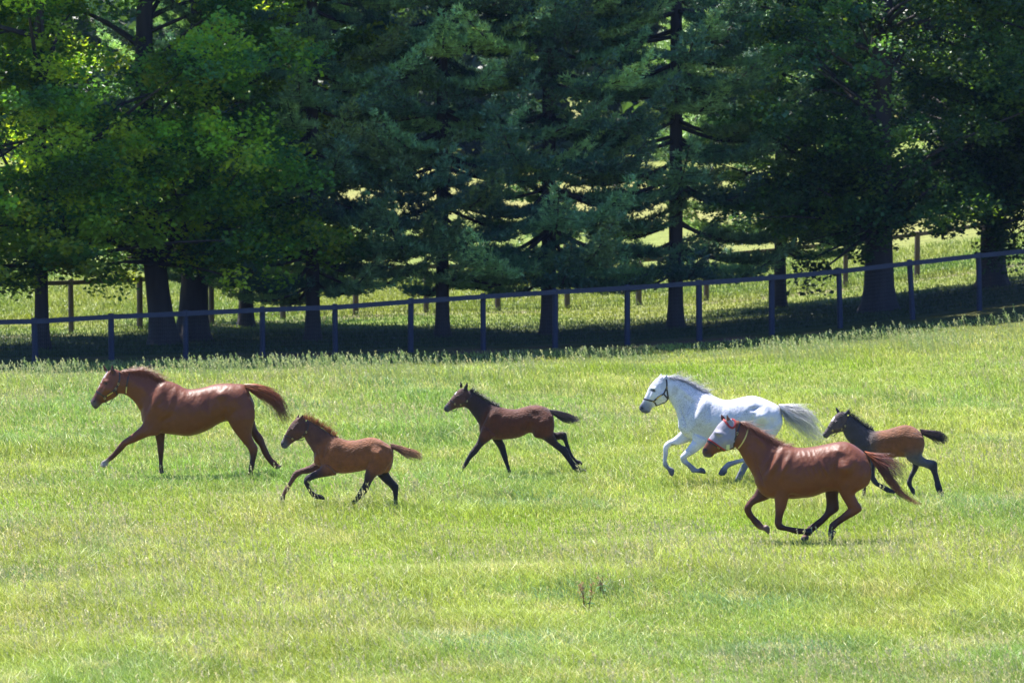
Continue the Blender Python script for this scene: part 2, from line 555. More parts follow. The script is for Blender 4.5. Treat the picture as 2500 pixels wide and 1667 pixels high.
def fence(name, pts, hs, label, mpost, mrail, pr, leans, wire_r=0.0026, rail_t=0.125):
    """pts: list of (x, y) for every post"""
    P = [np.array([x, y, g1(x, y)]) for x, y in pts]
    root = empty(name, tuple(P[len(P) // 2]))
    R = np.array(root.location)
    tag(root, label, 'fence')
    for k, q in enumerate(P):
        b = MB(); h = hs[k]; r = pr * random.uniform(.92, 1.1); lx = leans.get(k, random.uniform(-.015, .015))
        b.tube([(0, 0, -.4), (0, 0, 0), (lx * .5, 0, h * .5), (lx, 0, h - .015), (lx, 0, h)], [r * 1.05, r * 1.03, r, r * .97, r * .85], 12)
        o = obj('post', b.mesh('post', mpost, False), root, tuple(q - R))
    for k in range(len(P) - 1):
        a, c = P[k] - R, P[k + 1] - R
        za, zc = a[2] + hs[k] - .02, c[2] + hs[k + 1] - .02
        d = c - a; d[2] = 0; L = np.linalg.norm(d); d /= L; nrm = np.array([d[1], -d[0], 0])
        b = MB(); V = []
        for (pt, z, s) in ((a, za, .004), (c, zc, -.004)):
            for oy in (pr + .003, pr + .043):
                for dz in (-rail_t, 0):
                    V.append(np.array([pt[0], pt[1], z + dz]) + d * s + nrm * oy)
        # V order: a:(near -,near 0,far -,far 0) c: same
        b.add(V, [(0, 1, 3, 2), (4, 6, 7, 5), (0, 4, 5, 1), (2, 3, 7, 6), (1, 5, 7, 3), (0, 2, 6, 4)])
        obj('rail', b.mesh('rail', mrail), root)
    b = MB()
    for k in range(len(P) - 1):
        a, c = P[k] - R, P[k + 1] - R
        top = hs[k] - .1
        d = (c - a); d2 = d.copy(); d2[2] = 0; d2 /= np.linalg.norm(d2); nn = np.array([d2[1], -d2[0], 0]) * (pr * .7)
        for z in np.arange(0.08, top, 0.10):
            b.tube([a + nn + (0, 0, z), c + nn + (0, 0, z)], wire_r, 3, False)
        m = int(np.linalg.norm(c - a) / .05)
        for q in range(m):
            pt = a + d * (q / m) + nn
            b.tube([pt + (0, 0, .05), pt + (0, 0, top)], wire_r * .8, 3, False)
    obj('wire_mesh', b.mesh('wire_mesh', m_wire), root)
    return root


def hit_line(px, off):
    """point where the sight line of column px meets the fence line shifted back by off(X)"""
    t = (px - 1250) / F
    Y = 110.0
    for _ in range(12):
        Y = fence_y(t * Y) + off(t * Y)
    return (t * Y, Y)


front_px = [-102, 84, 270, 452, 640, 818, 1002, 1180, 1355, 1532, 1708, 1885, 2053, 2230, 2393, 2555]
front_top = {84: 776, 270: 765, 452: 757, 640: 748, 818: 742, 1002: 728, 1180: 716, 1355: 705, 1532: 695, 1708: 683, 1885: 670, 2053: 654, 2230: 634, 2393: 616}
fp = [hit_line(px, lambda X: 0) for px in front_px]
fh = []
for px, (x, y) in zip(front_px, fp):
    top = np.interp(px, list(front_top.keys()), list(front_top.values()))
    if px < 0: top = 788
    if px > 2500: top = 600
    ztop = unproject(px, top, y)[2]
    fh.append(max(1.1, ztop - g1(x, y)))
fence('fence', fp, fh, 'dark painted post and single rail fence with wire mesh nearest the horses', m_post, m_rail, 0.078, {13: -.10, 12: -.05, 14: -.04, 1: -.03})
back_px = [-30, 172, 340, 515, 690, 868, 1040, 1215, 1385, 1560, 1725, 1897, 2065, 2240, 2410, 2580]
bp_ = [hit_line(px, lambda X: 12 + 7 * float(sstep(-14, -3, X))) for px in back_px]
fence('fence', bp_, [1.5] * len(bp_), 'weathered brown post and mesh fence standing behind the tree trunks', m_old, m_old, 0.085, {}, 0.0014)


# ------------------------------------------------------------------ trees
m_bark = solid_mat('bark', (0.022, 0.019, 0.022), (0.065, 0.052, 0.05), 7, 0.9, 1.0, (1, 1, .18), dist=0.04)
m_leaf = leaf_mat('broad_leaves', 0.55, 0.38, (1.3, 1.2, 0.35), 0.5)
m_needle = leaf_mat('pine_needles', 0.30, 0.42, (1.1, 1.05, 0.6), 0.5)


def leaf_quads(C, size, normal_up, cols, aspect=0.8, R=None):
    """C centres (N,3) -> diamond leaves, folded a little"""
    R = R or rng
    N = len(C)
    nrm = R.normal(0, 1, (N, 3)); nrm[:, 2] = np.abs(nrm[:, 2]) + normal_up
    nrm /= np.linalg.norm(nrm, axis=1)[:, None]
    t = R.normal(0, 1, (N, 3)); t[:, 2] -= 0.6
    t -= (t * nrm).sum(1)[:, None] * nrm
    t /= np.linalg.norm(t, axis=1)[:, None]
    s = np.cross(nrm, t)
    L = (size * (0.6 + 0.7 * R.random(N)))[:, None] * .5
    V = np.stack([C - t * L, C + s * L * aspect + nrm * L * .25 - t * L * .1, C + t * L, C - s * L * aspect + nrm * L * .25 - t * L * .1], 1).reshape(-1, 3)
    Tq = (np.arange(N)[:, None] * 4 + np.array([0, 1, 2, 3]))
    return V, Tq, np.repeat(cols, 4, 0)


def trunk_mesh(h, r0, flare, bends, R, limbs, forks=()):
    b = MB()
    zs = np.array([-.3, 0, .25, .7, 1.5, 3, 5, 7, 9, 11, 14, 17, 20, 24]); zs = zs[zs < h]
    px = np.interp(zs, *zip(*bends[0])) if bends else zs * 0
    py = np.interp(zs, *zip(*bends[1])) if bends else zs * 0
    r = r0 * (1 - 0.9 * np.clip(zs, 0, None) / h) ** .8 + flare * np.exp(-np.clip(zs, 0, None) / .35)
    b.tube(np.stack([px, py, zs], -1), r, 14)
    for P, rr in limbs:
        b.tube(P, rr, 6)
    return b


def broadleaf(seed, h, rad, z0, r0, palette, bend=None, n_clump=420, leaf=0.15, per=95, gap=0.42, hang=(), win=None):
    """returns trunk mesh and crown mesh, base at origin"""
    R = np.random.default_rng(seed)
    cz = (h + z0) / 2; rz = (h - z0) / 2
    P = []; BT = []
    nb = max(8, n_clump // 11)
    for _ in range(nb):
        zz = z0 + .3 + (h - z0) * R.random() ** 1.2
        q_ = (zz - cz) / rz
        prof = max(0.0, 1 - abs(q_) ** (1.5 if q_ > 0 else 7.0)) ** .5
        rr = prof * rad * (0.10 + 0.90 * R.random() ** .55)
        th = R.uniform(0, math.tau) if R.random() < .55 else R.normal(-math.pi / 2, .75)
        bc = np.array([math.cos(th) * rr, math.sin(th) * rr, zz])
        if 9.0 < zz < 18.5 and bc[1] < -.4 and R.random() < .90: continue
        if win and bc[1] < .5 and win[0] < bc[0] < win[1] and win[2] < zz < win[3]: continue
        br = R.uniform(.7, 1.7); tint = R.uniform(.45, 1.6)
        for _k in range(R.integers(8, 15)):
            v = R.normal(0, .55, 3) * br
            v[2] = v[2] * .35 - .16 * (v[0] ** 2 + v[1] ** 2)
            p_ = bc + v
            if p_[2] < z0 - .2: p_[2] = z0 - .2 + R.uniform(0, .4)
            P.append(p_); BT.append(tint)
    for hp in hang: P.append(np.array(hp)); BT.append(.6)
    P = np.array(P)
    C = []; K = []; S = []
    pal = np.array(palette)
    for q, tint in zip(P, BT):
        hi = q[2] > 12.5
        m = int(per * (0.5 if hi else 1) * R.uniform(.6, 1.3))
        rc = R.uniform(.38, .78)
        v = R.normal(0, 1, (m, 3)); v /= np.linalg.norm(v, axis=1)[:, None]
        v *= (R.random(m) ** .45)[:, None] * rc
        v[:, 2] *= .62
        v[:, 2] -= 0.25 * (v[:, 0] ** 2 + v[:, 1] ** 2)
        C.append(q + v)
        base = pal[R.integers(len(pal))] * R.uniform(.85, 1.15) * tint
        K.append(base * (0.75 + .5 * R.random(m))[:, None])
        S.append(np.full(m, leaf * (2.1 if hi else 1)))
    V, Qf, cc = leaf_quads(np.vstack(C), np.concatenate(S), 0.9, np.vstack(K), .8, R)
    limbs = []
    bx = (lambda z: 0.0) if not bend else (lambda z: float(np.interp(z, *zip(*bend[0]))))
    by = (lambda z: 0.0) if not bend else (lambda z: float(np.interp(z, *zip(*bend[1]))))
    idx = R.permutation(len(P))[:85]
    for k in list(idx) + list(range(len(P) - len(hang), len(P))):
        q = P[k]
        zb = max(min(q[2] - R.uniform(.3, 2.0) * (1 + np.hypot(q[0], q[1]) * .15), h * .8), z0 * .75 + .6)
        a = np.array([bx(zb), by(zb), zb])
        m = (a + q) / 2 + np.array([R.normal(0, .25), R.normal(0, .25), R.uniform(.1, .7)])
        t = np.linspace(0, 1, 7)[:, None]
        path = (1 - t) ** 2 * a + 2 * t * (1 - t) * m + t ** 2 * q
        limbs.append((path, np.linspace(R.uniform(.05, .10), .010, 7)))
    tb = trunk_mesh(h * .85, r0, r0 * .55, bend, R, limbs)
    return tb.mesh('trunk', m_bark, True), mesh_np('crown', V, Qf, m_leaf, cc)


def pine(seed, h, rad, z0, r0, palette, dens=1.0, rz0=0.0):
    R = np.random.default_rng(seed)
    pal = np.array(palette)
    cen = []; dirs = []; cols = []; sz = []
    limbs = []
    z = z0; skipped = False
    while z < h - .5:
        hi = z > 11.5
        nb = R.integers(5, 9)
        a0 = R.uniform(0, math.tau)
        if 2.2 < z < 7 and not skipped and R.random() < .40:
            z += R.uniform(.35, .55); skipped = True; continue
        skipped = False
        for k in range(nb):
            a = a0 + k * math.tau / nb + R.normal(0, .25)
            if R.random() < (.88 if (10.5 < z < 19 and math.sin(a + rz0) < -.1) else .12): continue
            tt = (z - z0) / (h - z0)
            L = rad * (1 - tt) ** .5 * R.uniform(.6, 1.12) * (0.75 + .25 * min(1, (z - z0) / 1.5 + .3))
            L = max(L, .7)
            d = np.array([math.cos(a), math.sin(a), 0]); s = np.array([-math.sin(a), math.cos(a), 0])
            zz = z + R.normal(0, .12)
            el = R.uniform(-.12, .12) + .35 * tt
            t = np.linspace(0, 1, 8)
            path = np.array([0, 0, zz]) + d * L * t[:, None]
            path[:, 2] += L * (el * t - .16 * np.sin(t * math.pi) * (1 - tt) + .10 * t ** 3)
            path += s * (R.normal(0, .05) * L * t[:, None] ** 2)
            limbs.append((path, np.linspace(.028 + .008 * L, .006, 8)))
            base = pal[R.integers(len(pal))] * R.uniform(.5, 1.7)
            # side twigs carrying tufts
            nt = int(L * (15 if not hi else 5) * dens)
            for q in range(nt):
                u = .22 + .78 * (q + R.random()) / nt
                pb = np.array([np.interp(u, t, path[:, c]) for c in range(3)])
                side = R.choice([-1, 1])
                tl = (0.28 + 1.1 * (1 - u) * L / 4) * R.uniform(.6, 1.2) * (1.0 if u < .95 else .4)
                td = s * side * R.uniform(.5, 1) + d * R.uniform(.4, 1); td /= np.linalg.norm(td)
                td[2] += R.uniform(-.10, .14)
                ntuft = max(2, int(tl * (7.5 if not hi else 3.5)))
                tu = (np.arange(ntuft) + R.random(ntuft)) / ntuft
                c = pb + td * tl * tu[:, None] + R.normal(0, .05, (ntuft, 3)) * np.array([1, 1, .7])
                c[:, 2] += .06 * tu
                cen.append(c)
                dd = td * .8 + np.array([0, 0, .55]) + R.normal(0, .25, (ntuft, 3))
                dirs.append(dd / np.linalg.norm(dd, axis=1)[:, None])
                cols.append(base * R.uniform(.8, 1.2, (ntuft, 1)))
                sz.append(np.full(ntuft, 1.0 if not hi else 2.3))
                if q % 3 == 0 and not hi:
                    limbs.append((np.array([pb, pb + td * tl * .5, pb + td * tl]), [.010, .007, .003]))
        z += R.uniform(.42, .66) * (1 if not hi else 1.3)
    cen = np.vstack(cen); dirs = np.vstack(dirs); cols = np.vstack(cols); sz = np.concatenate(sz)
    n_need = 9
    N = len(cen)
    V = np.empty((N, n_need, 3, 3))
    for k in range(n_need):
        dd = dirs + R.normal(0, .62, (N, 3)); dd /= np.linalg.norm(dd, axis=1)[:, None]
        sd = np.cross(dd, R.normal(0, 1, (N, 3))); sd /= np.linalg.norm(sd, axis=1)[:, None]
        L = (.15 * sz * R.uniform(.7, 1.2, N))[:, None]; W = (.017 * sz * R.uniform(.8, 1.3, N))[:, None]
        c0 = cen + R.normal(0, .025, (N, 3))
        V[:, k, 0] = c0 - sd * W; V[:, k, 1] = c0 + sd * W; V[:, k, 2] = c0 + dd * L
    Tf = np.arange(N * n_need * 3).reshape(-1, 3)
    cc = np.repeat(cols[:, None, :] * R.uniform(.75, 1.3, (N, n_need, 1)), 3, axis=1).reshape(-1, 3)
    tb = trunk_mesh(h, r0, r0 * .45, None, R, limbs)
    print('pine tufts', N)
    return tb.mesh('trunk', m_bark, True), mesh_np('crown', V.reshape(-1, 3), Tf, m_needle, cc)


def place_tree(name, meshes, px, off, label, cat, group, rz=0.0, sc=1.0, Y=None):
    if Y is None:
        x, y = hit_line(px, lambda X: off)
    else:
        y = Y; x = (px - 1250) / F * Y
    e = empty(name, (x, y, g1(x, y)))
    e.rotation_euler = (0, 0, rz); e.scale = (sc, sc, sc)
    tag(e, label, cat, group)
    obj('trunk', meshes[0], e); obj('crown', meshes[1], e)
    return e


MAPLE = [(0.20, 0.36, 0.045), (0.13, 0.29, 0.06), (0.36, 0.47, 0.05), (0.07, 0.18, 0.06), (0.27, 0.42, 0.05)]
OAK = [(0.06, 0.14, 0.055), (0.08, 0.17, 0.05), (0.045, 0.11, 0.055), (0.13, 0.22, 0.05)]
PINE = [(0.15, 0.28, 0.13), (0.08, 0.17, 0.11), (0.25, 0.39, 0.15)]
GT = 'trees in the row behind the near fence'
mapA = broadleaf(11, 24, 5.7, 2.1, .34, MAPLE, bend=([(0, 0), (2.5, -.30), (6, -.55), (19, -.3)], [(0, 0), (19, 0)]), n_clump=1250, win=(-1.5, .9, 2.0, 5.6), hang=((-1.5, -3.5, 2.3), (1.8, -3.8, 2.6), (2.6, -3.2, 3.4)))
mapB = broadleaf(12, 24, 5.4, 1.9, .40, MAPLE, bend=([(0, 0), (3, .15), (18, .5)], [(0, 0), (18, 0)]), n_clump=1150, win=(-1.0, 1.0, 2.0, 4.2))
mapC = broadleaf(14, 22, 5.0, 2.0, .19, MAPLE, n_clump=950)
oakA = broadleaf(13, 24, 6.1, 2.3, .42, OAK, bend=([(0, 0), (4, -.05), (21, .3)], [(0, 0), (21, 0)]), n_clump=1400, per=85, gap=.36,
                 hang=((-2.3, -2.6, 1.5), (-2.2, -2.5, .95), (-1.8, -2.6, 1.3), (-2.5, -2.4, 2.0), (-1.2, -2.2, 2.1), (-.7, -2.4, 1.7)))
pinA = pine(21, 28, 5.1, 1.8, .20, PINE)
pinB = pine(22, 29, 5.3, 1.9, .22, PINE)
pinC = pine(23, 28, 5.0, 1.9, .19, PINE)
place_tree('maple_tree', mapC, 100, 5.0, 'leafy maple at the far left edge with dark straight trunk', 'tree', GT, .9)
place_tree('maple_tree', mapB, -190, 5.5, 'maple whose crown reaches in from outside the left edge', 'tree', GT, 1.0)
place_tree('maple_tree', mapA, 400, 6.0, 'big light green maple with leaning trunk, left of its twin trunk', 'tree', GT)
place_tree('maple_tree', mapB, 468, 7.4, 'big maple close right of the leaning maple, trunks almost touching', 'tree', GT, -.4)
place_tree('pine_tree', pinA, 763, 6.0, 'dark shaded pine just right of the big maples', 'tree', GT, .4)
place_tree('pine_tree', pinC, 1080, 6.3, 'slim dark pine with green field showing between its low boughs', 'tree', GT, -.5)
place_tree('pine_tree', pinB, 1340, 6.0, 'middle pine with sunlit boughs, above the running bay foal', 'tree', GT, .3)
place_tree('pine_tree', pinA, 1650, 6.3, 'stout trunked pine with bright sunlit boughs right of centre', 'tree', GT, .9, 1.05)
place_tree('oak_tree', oakA, 2148, 5.5, 'large dark oak with thick flared trunk at the right', 'tree', GT)
place_tree('oak_tree', mapB and oakA, 2425, 9.5, 'second oak at the right edge with slimmer trunk', 'tree', GT, .7, .92)
place_tree('oak_tree', oakA, 2690, 5.5, 'oak beyond the right edge whose boughs reach into view', 'tree', GT, -.6)  # added past the edge for the shade it casts on the grass
place_tree('pine_tree', pinC, 1905, 12.0, 'pine half hidden between the bright pine and the large oak', 'tree', GT, .6, .95)
place_tree('pine_tree', pinB, 600, 13.5, 'pine standing in the gap behind the big maples', 'tree', GT, -.9, .95)


# far wood beyond the meadow
def far_wood():
    R = np.random.default_rng(5)
    N = 2600
    X = R.uniform(-70, 70, N); Y = R.uniform(240, 285, N)
    Zb = gz(X, Y)
    C = []; K = []
    for x, y, z in zip(X, Y, Zb):
        m = 42
        v = R.normal(0, 1, (m, 3)); v /= np.linalg.norm(v, axis=1)[:, None]
        v *= (R.random(m) ** .4)[:, None] * R.uniform(1.2, 2.4)
        hh = R.random() * (15 + 4 * math.sin(x * .3) + 2 * math.sin(x * .9))
        C.append(np.array([x, y, z + hh]) + v)
        K.append(np.array([0.04, 0.085, 0.04]) * R.uniform(.6, 1.4) * (0.7 + .6 * R.random(m))[:, None])
    V, Qf, cc = leaf_quads(np.vstack(C), np.full(N * 42, 1.0), .5, np.vstack(K), .8, R)
    o = obj('distant_trees', mesh_np('distant_trees', V, Qf, m_leaf, cc))
    tag(o, 'far wood closing the meadow behind the row of trees', 'trees', kind='stuff')


far_wood()


# ------------------------------------------------------------------ horses
def coat_mat(name, rough, bump, fuzz, spec, flecks=0.0, mott=0.15):
    m, n, l, out = new_mat(name)
    p = n.new('ShaderNodeBsdfPrincipled')
    a = attr_node(n)
    tc = n.new('ShaderNodeTexCoord')
    no = n.new('ShaderNodeTexNoise'); no.inputs['Scale'].default_value = 9; no.inputs['Detail'].default_value = 6; no.inputs['Roughness'].default_value = .65
    l.new(tc.outputs['Object'], no.inputs['Vector'])
    mr = n.new('ShaderNodeMapRange'); mr.inputs[1].default_value = .3; mr.inputs[2].default_value = .7
    mr.inputs[3].default_value = 1 - mott; mr.inputs[4].default_value = 1 + mott
    l.new(no.outputs['Fac'], mr.inputs[0])
    vm = n.new('ShaderNodeVectorMath'); vm.operation = 'SCALE'
    l.new(a.outputs['Color'], vm.inputs[0]); l.new(mr.outputs[0], vm.inputs['Scale'])
    colr = vm.outputs[0]
    if flecks:
        for sc_, th, st in ((62, .30, .75), (110, .34, .55)):
            vo = n.new('ShaderNodeTexVoronoi'); vo.inputs['Scale'].default_value = sc_
            l.new(tc.outputs['Object'], vo.inputs['Vector'])
            # only some cells carry a fleck
            sep = n.new('ShaderNodeSeparateColor'); l.new(vo.outputs['Color'], sep.inputs[0])
            gt = n.new('ShaderNodeMath'); gt.operation = 'GREATER_THAN'; gt.inputs[1].default_value = .45; l.new(sep.outputs[0], gt.inputs[0])
            lt = n.new('ShaderNodeMath'); lt.operation = 'LESS_THAN'; lt.inputs[1].default_value = th; l.new(vo.outputs['Distance'], lt.inputs[0])
            mu = n.new('ShaderNodeMath'); mu.operation = 'MULTIPLY'; l.new(gt.outputs[0], mu.inputs[0]); l.new(lt.outputs[0], mu.inputs[1])
            ms = n.new('ShaderNodeMath'); ms.operation = 'MULTIPLY'; ms.inputs[1].default_value = st * flecks; l.new(mu.outputs[0], ms.inputs[0])
            # flecks gather in patches
            n2 = n.new('ShaderNodeTexNoise'); n2.inputs['Scale'].default_value = 2.6; l.new(tc.outputs['Object'], n2.inputs['Vector'])
            r2 = n.new('ShaderNodeMapRange'); r2.inputs[1].default_value = .38; r2.inputs[2].default_value = .6; l.new(n2.outputs['Fac'], r2.inputs[0])
            m3 = n.new('ShaderNodeMath'); m3.operation = 'MULTIPLY'; l.new(ms.outputs[0], m3.inputs[0]); l.new(r2.outputs[0], m3.inputs[1])
            colr = mix_rgb(n, l, m3.outputs[0], colr, (0.10, 0.10, 0.13))
    l.new(colr, p.inputs['Base Color'])
    p.inputs['Roughness'].default_value = rough
    p.inputs['Specular IOR Level'].default_value = spec
    p.inputs['Sheen Weight'].default_value = fuzz
    p.inputs['Sheen Roughness'].default_value = .5
    # fine hair
    mp = n.new('ShaderNodeMapping'); mp.inputs['Scale'].default_value = (1, 1, 2.2); mp.inputs['Rotation'].default_value = (0, .5, 0)
    l.new(tc.outputs['Object'], mp.inputs['Vector'])
    n3 = n.new('ShaderNodeTexNoise'); n3.inputs['Scale'].default_value = 34; n3.inputs['Detail'].default_value = 5
    l.new(mp.outputs[0], n3.inputs['Vector'])
    b = n.new('ShaderNodeBump'); b.inputs['Strength'].default_value = bump; b.inputs['Distance'].default_value = .02
    l.new(n3.outputs['Fac'], b.inputs['Height']); l.new(b.outputs[0], p.inputs['Normal'])
    l.new(p.outputs[0], out.inputs['Surface'])
    return m


def hair_mat(name, rough=.42):
    m, n, l, out = new_mat(name)
    p = n.new('ShaderNodeBsdfPrincipled')
    l.new(attr_node(n).outputs['Color'], p.inputs['Base Color'])
    p.inputs['Roughness'].default_value = rough
    p.inputs['Specular IOR Level'].default_value = .5
    l.new(p.outputs[0], out.inputs['Surface'])
    return m


m_gloss = coat_mat('glossy_coat', .48, .20, .03, .30)
m_fluff = coat_mat('foal_coat', .68, .9, .18, .25, 0, .32)
m_white = coat_mat('grey_coat', .55, .10, .08, .35, 1.3, .12)
m_hair = hair_mat('hair')
m_eye, n, l, out = new_mat('eye'); p = n.new('ShaderNodeBsdfPrincipled'); p.inputs['Base Color'].default_value = (.008, .006, .006, 1); p.inputs['Roughness'].default_value = .08
l.new(p.outputs[0], out.inputs['Surface'])
m_leather = solid_mat('leather', (.012, .010, .014), (.035, .025, .03), 30, .45, .2)
m_brown_leather = solid_mat('brown_leather', (.05, .022, .02), (.10, .045, .035), 30, .45, .2)
m_brass = solid_mat('brass', (.50, .38, .16), (.62, .50, .24), 30, .38, .1, metal=.9)
m_red = solid_mat('red_trim', (.24, .018, .02), (.36, .035, .035), 40, .75, .3)
m_cream = solid_mat('cream_plate', (.45, .52, .35), (.60, .65, .45), 40, .4, .1)
m_gold = solid_mat('gold_strap', (.50, .38, .10), (.62, .50, .18), 40, .5, .1)
# fly mask: pale mesh cloth
m_mask, n, l, out = new_mat('fly_mask_cloth')
p = n.new('ShaderNodeBsdfPrincipled'); p.inputs['Roughness'].default_value = .7
tc = n.new('ShaderNodeTexCoord'); no = n.new('ShaderNodeTexNoise'); no.inputs['Scale'].default_value = 14; no.inputs['Detail'].default_value = 4
l.new(tc.outputs['Object'], no.inputs['Vector'])
l.new(mix_rgb(n, l, no.outputs['Fac'], (.19, .18, .22), (.31, .295, .35)), p.inputs['Base Color'])
wv = n.new('ShaderNodeTexVoronoi'); wv.inputs['Scale'].default_value = 160; l.new(tc.outputs['Object'], wv.inputs['Vector'])
b = n.new('ShaderNodeBump'); b.inputs['Strength'].default_value = .5; b.inputs['Distance'].default_value = .004
l.new(wv.outputs['Distance'], b.inputs['Height']); l.new(b.outputs[0], p.inputs['Normal'])
l.new(p.outputs[0], out.inputs['Surface'])


class Horse:
    def __init__(s, crop, scale, gpy, foal, dY=0.0):
        """crop: corner in the photograph that the traced coordinates start from; gpy: photo row of the ground under it"""
        s.Y = F * HC / (gpy - HY) + dY
        s.c0 = crop; s.sc = scale
        cx = crop[0] + 1100 * scale; cy = crop[1] + 700 * scale
        a = np.array(unproject(cx, cy, s.Y)); b_ = np.array(unproject(cx + 100, cy, s.Y)); c = np.array(unproject(cx, cy + 100, s.Y))
        s.kx = (b_[0] - a[0]) / 100 * scale; s.kz = (a[2] - c[2]) / 100 * scale
        gx_ = a[0]; s.root = np.array([gx_, s.Y, g1(gx_, s.Y)])
        s.ax = a[0] - s.root[0]; s.az = a[2] - s.root[2]
        s.foal = foal
        s.V = []; s.Q = []; s.T = []; s.n = 0
        s.SP = []; s.SCc = []

    def P(s, x, y, lat=0.0):
        return np.array([s.ax + (x - 1100) * s.kx, lat, s.az - (y - 700) * s.kz])

    def inv(s, V):
        return (V[:, 0] - s.ax) / s.kx + 1100, 700 - (V[:, 2] - s.az) / s.kz

    def loft(s, rings, lat=0.0, col=(.2, .1, .05), exp=2.0, lat2=None, egg=0.0):
        """rings: (ax,ay,bx,by,halfwidth[,colour]) edge to edge in the traced coordinates"""
        k = 24
        R = []; C = []; cur = col
        for q in rings:
            if len(q) > 5: cur = q[5]
            R.append(q[:5]); C.append(cur)
        R = np.array(R, dtype=float)
        m = len(R)
        # Catmull-Rom refine
        t = np.linspace(0, m - 1, (m - 1) * 4 + 1)
        out = []
        for tt in t:
            i0 = min(int(tt), m - 2); f = tt - i0
            p0, p1, p2, p3 = R[max(i0 - 1, 0)], R[i0], R[i0 + 1], R[min(i0 + 2, m - 1)]
            out.append(.5 * ((2 * p1) + (-p0 + p2) * f + (2 * p0 - 5 * p1 + 4 * p2 - p3) * f * f + (-p0 + 3 * p1 - 3 * p2 + p3) * f ** 3))
        R2 = np.array(out)
        C2 = np.array([np.array(C[min(int(tt), m - 2)]) * (1 - (tt - min(int(tt), m - 2))) + np.array(C[min(int(tt), m - 2) + 1]) * (tt - min(int(tt), m - 2)) for tt in t])
        L = np.full(len(R2), lat) if lat2 is None else np.linspace(lat, lat2, len(R2)) if np.isscalar(lat2) else np.interp(t, np.arange(m), lat2)
        an = np.arange(k) * math.tau / k
        ca, sa = np.cos(an), np.sin(an)
        fx = np.sign(ca) * np.abs(ca) ** (2 / exp); fy = np.sign(sa) * np.abs(sa) ** (2 / exp)
        V = []
        for q, la in zip(R2, L):
            A = s.P(q[0], q[1], la); B = s.P(q[2], q[3], la)
            c = (A + B) / 2; h = (A - B) / 2
            wd = q[4] * (1 - egg * fx)
            V.append(c + h * fx[:, None] + np.array([0, 1, 0]) * (wd * fy)[:, None])
        V = np.vstack(V)
        nr = len(R2)
        i = np.arange(nr - 1)[:, None] * k; j = np.arange(k)[None, :]; j2 = (j + 1) % k
        s.Q.append(np.stack([i + j, i + j2, i + k + j2, i + k + j], -1).reshape(-1, 4) + s.n)
        c0, c1 = V[:k].mean(0), V[-k:].mean(0)
        # rounded ends
        d0 = (c0 - V[k:2 * k].mean(0)); d0 /= np.linalg.norm(d0) + 1e-9
        d1 = (c1 - V[-2 * k:-k].mean(0)); d1 /= np.linalg.norm(d1) + 1e-9
        r0 = min(np.linalg.norm(V[0] - c0), R2[0][4]) * .5; r1 = min(np.linalg.norm(V[-k] - c1), R2[-1][4]) * .5
        V = np.vstack([V, c0 + d0 * r0, c1 + d1 * r1])
        jj = np.arange(k); jn = (jj + 1) % k
        s.T.append(np.vstack([np.stack([jn, jj, np.full(k, nr * k)], -1), np.stack([(nr - 1) * k + jj, (nr - 1) * k + jn, np.full(k, nr * k + 1)], -1)]) + s.n)
        s.V.append(V); s.n += len(V)
        s.SP.append(V); s.SCc.append(np.vstack([np.repeat(C2, k, 0), C2[:1], C2[-1:]]))

    def ear(s, tip, b0, b1, lat, col, fwd=0.018, open_col=None):
        tx, ty = tip
        mx0, my0 = b0; mx1, my1 = b1
        cx, cy = (mx0 + mx1) / 2, (my0 + my1) / 2
        ring = []
        for f, wf in ((-.15, 1.0), (0.0, 1.0), (.3, 1.08), (.6, .75), (.85, .38), (1.0, .08)):
            ox, oy = cx + (tx - cx) * f, cy + (ty - cy) * f
            hx, hy = (mx1 - mx0) / 2 * wf, (my1 - my0) / 2 * wf
            ring.append((ox - hx, oy - hy, ox + hx, oy + hy, fwd * max(wf, .3)))
        s.loft(ring, lat, col)

    def build(s, name, mat, label, voxel, bumps=(), paint=(), smooth=3):
        V = np.vstack(s.V)
        me = mesh_np('raw', V, [np.vstack(s.Q), np.vstack(s.T)])
        raw = bpy.data.objects.new('raw', me); COL.objects.link(raw)
        md = raw.modifiers.new('r', 'REMESH'); md.mode = 'VOXEL'; md.voxel_size = voxel
        sm = raw.modifiers.new('s', 'SMOOTH'); sm.factor = .5; sm.iterations = smooth
        dg = bpy.context.evaluated_depsgraph_get()
        body = bpy.data.meshes.new_from_object(raw.evaluated_get(dg))
        bpy.data.objects.remove(raw, do_unlink=True); bpy.data.meshes.remove(me)
        nv = len(body.vertices)
        co = np.empty(nv * 3, dtype=np.float32); body.vertices.foreach_get('co', co); co = co.reshape(-1, 3).astype(float)
        no_ = np.empty(nv * 3, dtype=np.float32); body.vertices.foreach_get('normal', no_); no_ = no_.reshape(-1, 3).astype(float)
        zx, zy = s.inv(co)
        # let the big masses of trunk and neck run into each other
        ed = np.empty(len(body.edges) * 2, dtype=np.int32); body.edges.foreach_get('vertices', ed); ed = ed.reshape(-1, 2)
        deg = np.bincount(ed.ravel(), minlength=nv).astype(float)[:, None]
        cm = np.zeros(nv)
        for (cx, cy, rx, ry) in s.calm:
            cm = np.maximum(cm, 1 - sstep(.75, 1.05, np.sqrt(((zx - cx) / rx) ** 2 + ((zy - cy) / ry) ** 2)))
        for _ in range(30 if not s.foal else 24):
            acc = np.stack([np.bincount(ed[:, 0], co[ed[:, 1], k], nv) + np.bincount(ed[:, 1], co[ed[:, 0], k], nv) for k in range(3)], -1) / deg
            co += (acc - co) * (.5 * cm)[:, None]
        body.vertices.foreach_set('co', co.astype(np.float32).ravel()); body.update()
        no_ = np.empty(nv * 3, dtype=np.float32); body.vertices.foreach_get('normal', no_); no_ = no_.reshape(-1, 3).astype(float)
